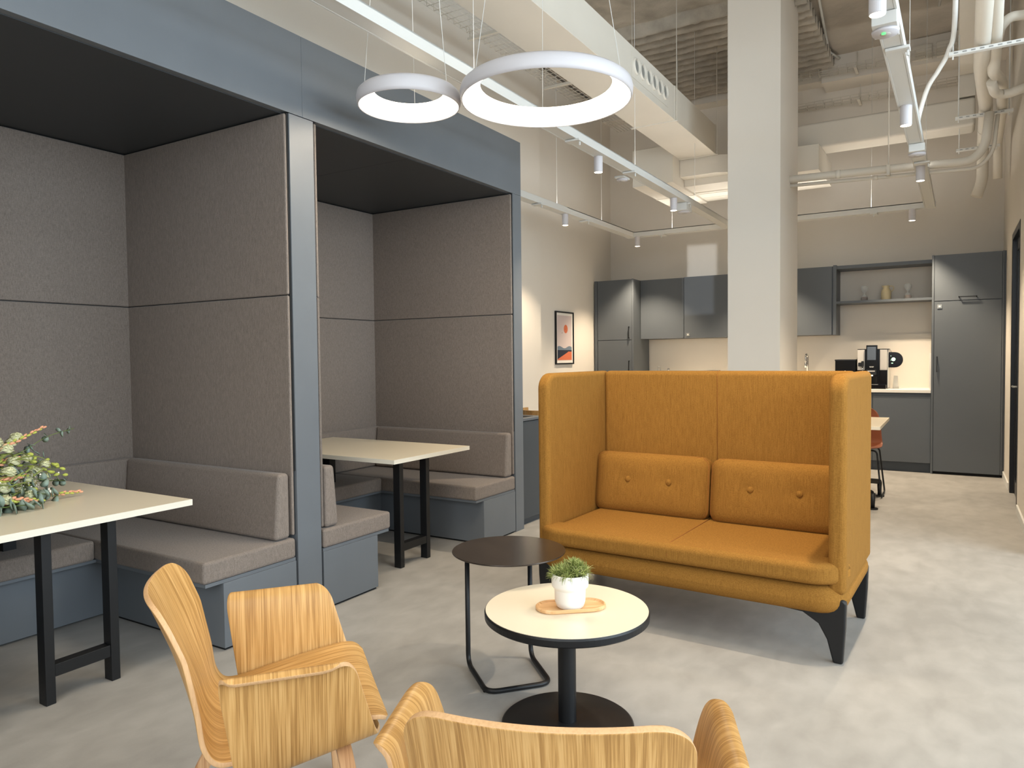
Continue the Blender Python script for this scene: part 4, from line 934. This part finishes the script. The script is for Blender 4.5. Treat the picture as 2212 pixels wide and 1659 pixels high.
# local coords: y towards the tip end of the bouquet, x towards the viewer
eucal([(0,-.05,.10),(0,.22,.20),(0,.36,.275),(0,.485,.305)],.020,6)
eucal([(.05,-.1,.03),(.08,.10,.05),(.10,.24,.035),(.10,.36,.02)],.032,6)
eucal([(.12,-.15,.04),(.16,0,.04),(.17,.12,.03),(.17,.22,.02)],.034,6)
eucal([(.02,-.2,.06),(.04,-.05,.12),(.03,.1,.17),(.0,.18,.16)],.03,6)
eucal([(-.05,-.1,.04),(-.05,.2,.07),(-.06,.38,.07),(-.05,.47,.06)],.024,6)
eucal([(.18,-.2,.02),(.2,-.05,.03),(.2,.05,.03),(.21,.12,.02)],.036,5)
spike([(.02,-.2,.12),(.02,.05,.20),(.02,.20,.26),(.02,.345,.325)],34)
spike([(.08,-.1,.03),(.08,.15,.03),(.085,.32,.028),(.085,.46,.022)],34)
spike([(.06,-.25,.08),(.06,-.05,.14),(.06,.10,.17)],24); spike([(.09,-.2,.06),(.09,.0,.10),(.08,.17,.13)],24)
spike([(.16,-.2,.04),(.18,0,.045),(.18,.14,.03)],22); spike([(.20,-.25,.03),(.22,-.1,.03),(.22,.06,.02)],22)
for c,R in (((.0,.16,.27),.035),((.0,.22,.265),.03),((.04,.03,.20),.035),((.04,.10,.15),.035),((.02,.30,.13),.036),((.12,.02,.09),.036),((.12,.18,.06),.034),((.0,.36,.10),.02),((.18,-.05,.06),.034),((.05,-.08,.22),.04),((.12,-.1,.12),.04),((0,-.02,.27),.035)): bloom(c,R)
for p in ([(0,-.1,.12),(0,.15,.19),(0,.27,.225)],[(.03,0,.08),(0,.25,.16),(0,.36,.15),(.01,.41,.07)],[(.03,0,.1),(.02,.2,.17),(.02,.32,.14),(.03,.35,.07)],[(.08,0,.08),(.08,.18,.09),(.1,.28,.05)],[(0,0,.05),(-.02,.28,.14),(-.02,.36,.17),(0,.40,.12)]): buds(p,6)
def gyp(bm,P):
    for k in range(150):
        q=P[-1]+Vector((rb.gauss(0,.035),rb.gauss(0,.06),rb.gauss(0,.03))); q.z=max(q.z,.01); bmesh.ops.create_icosphere(bm,subdivisions=1,radius=rb.uniform(.0025,.0045),matrix=Matrix.Translation(q))
o=branch([(0,-.15,.05),(.04,.05,.08),(.05,.22,.085)],'baby_breath_cluster',gyp,'whitefl',.001); o['kind']='stuff'
for c,R_ in (((.0,.24,.285),.032),((.02,.19,.24),.034),((.06,.20,.19),.034),((.03,.26,.19),.03),((.10,.16,.15),.036),((.08,.24,.11),.032),((.05,.33,.16),.026),((.14,.12,.09),.036),((.16,.21,.05),.030),((.0,.20,.12),.036),((.02,.28,.08),.032),((.20,.10,.05),.032)): bloom(c,R_,16)
eucal([(.12,.0,.05),(.16,.12,.07),(.17,.22,.06),(.17,.30,.04)],.030,6)
eucal([(.05,.05,.10),(.09,.17,.13),(.10,.26,.11),(.10,.33,.09)],.030,6)
eucal([(.0,.1,.15),(-.02,.22,.19),(-.02,.30,.20),(-.02,.36,.18)],.028,5)
eucal([(.22,.0,.03),(.23,.1,.03),(.23,.17,.025),(.22,.24,.02)],.034,5)
spike([(.1,.0,.10),(.11,.12,.12),(.11,.22,.13)],26); spike([(.19,.0,.05),(.2,.12,.05),(.2,.24,.03)],26); spike([(.03,.05,.16),(.03,.18,.19),(.02,.28,.20)],26)
bm=bmesh.new()
for k in range(46):
    y=rb.uniform(.02,.24); x=rb.uniform(-.02,.2); z=rb.uniform(.02,.22); blade(bm,(x,y,z),(rb.uniform(-.5,.5),1,rb.uniform(-.2,.9)),rb.uniform(.07,.15),.008,.6,0,6)
obj('long_leaves',bm,'green',bq,recalc=False)
bm=bmesh.new()
for k in range(6): a=k*PI/3; leafdisc(bm,(.10+.012*math.cos(a)*.3,.31+.011*math.cos(a),.045+.011*math.sin(a)),(1,0,.3),.006,1.5)
obj('tuberose_flower',bm,'whitefl',bq,recalc=False)
bm=bmesh.new()
for k in range(26):
    y=rb.uniform(-.2,.2); x=rb.uniform(-.03,.16); blade(bm,(x*.6,y-.1,.03),(rb.uniform(-.3,.5),1,rb.uniform(.1,1.0)),rb.uniform(.12,.26),.006,.5,0,6)
obj('long_leaves',bm,'stem',bq,recalc=False)

# repeated things share a group phrase
for nm,g in {'spotlight':'cylinder spotlights on the rails','lighting_rail':'white lighting rails','wall_cabinet':'kitchen wall cabinets','base_cabinet':'kitchen base cabinets','tall_cabinet':'tall kitchen cabinets','hourglass':'hourglasses on the open shelf','booth_bench':'benches of the booth bays','booth_table':'tables of the booth bays','plywood_armchair':'oak plywood armchairs','ring_pendant':'ring pendants','ceiling_sensor':'sensors on the rails','insulated_pipe':'overhead insulated pipes','perforated_strut':'pipe support struts','wire_cable_tray':'wire cable trays','ventilation_duct':'ventilation ducts','junction_box':'junction boxes on the beam','ceiling_conduit':'conduits on the ceiling'}.items():
    for o in bpy.data.objects:
        if o.parent is None and 'label' in o and o.name.split('.')[0]==nm: o['group']=g
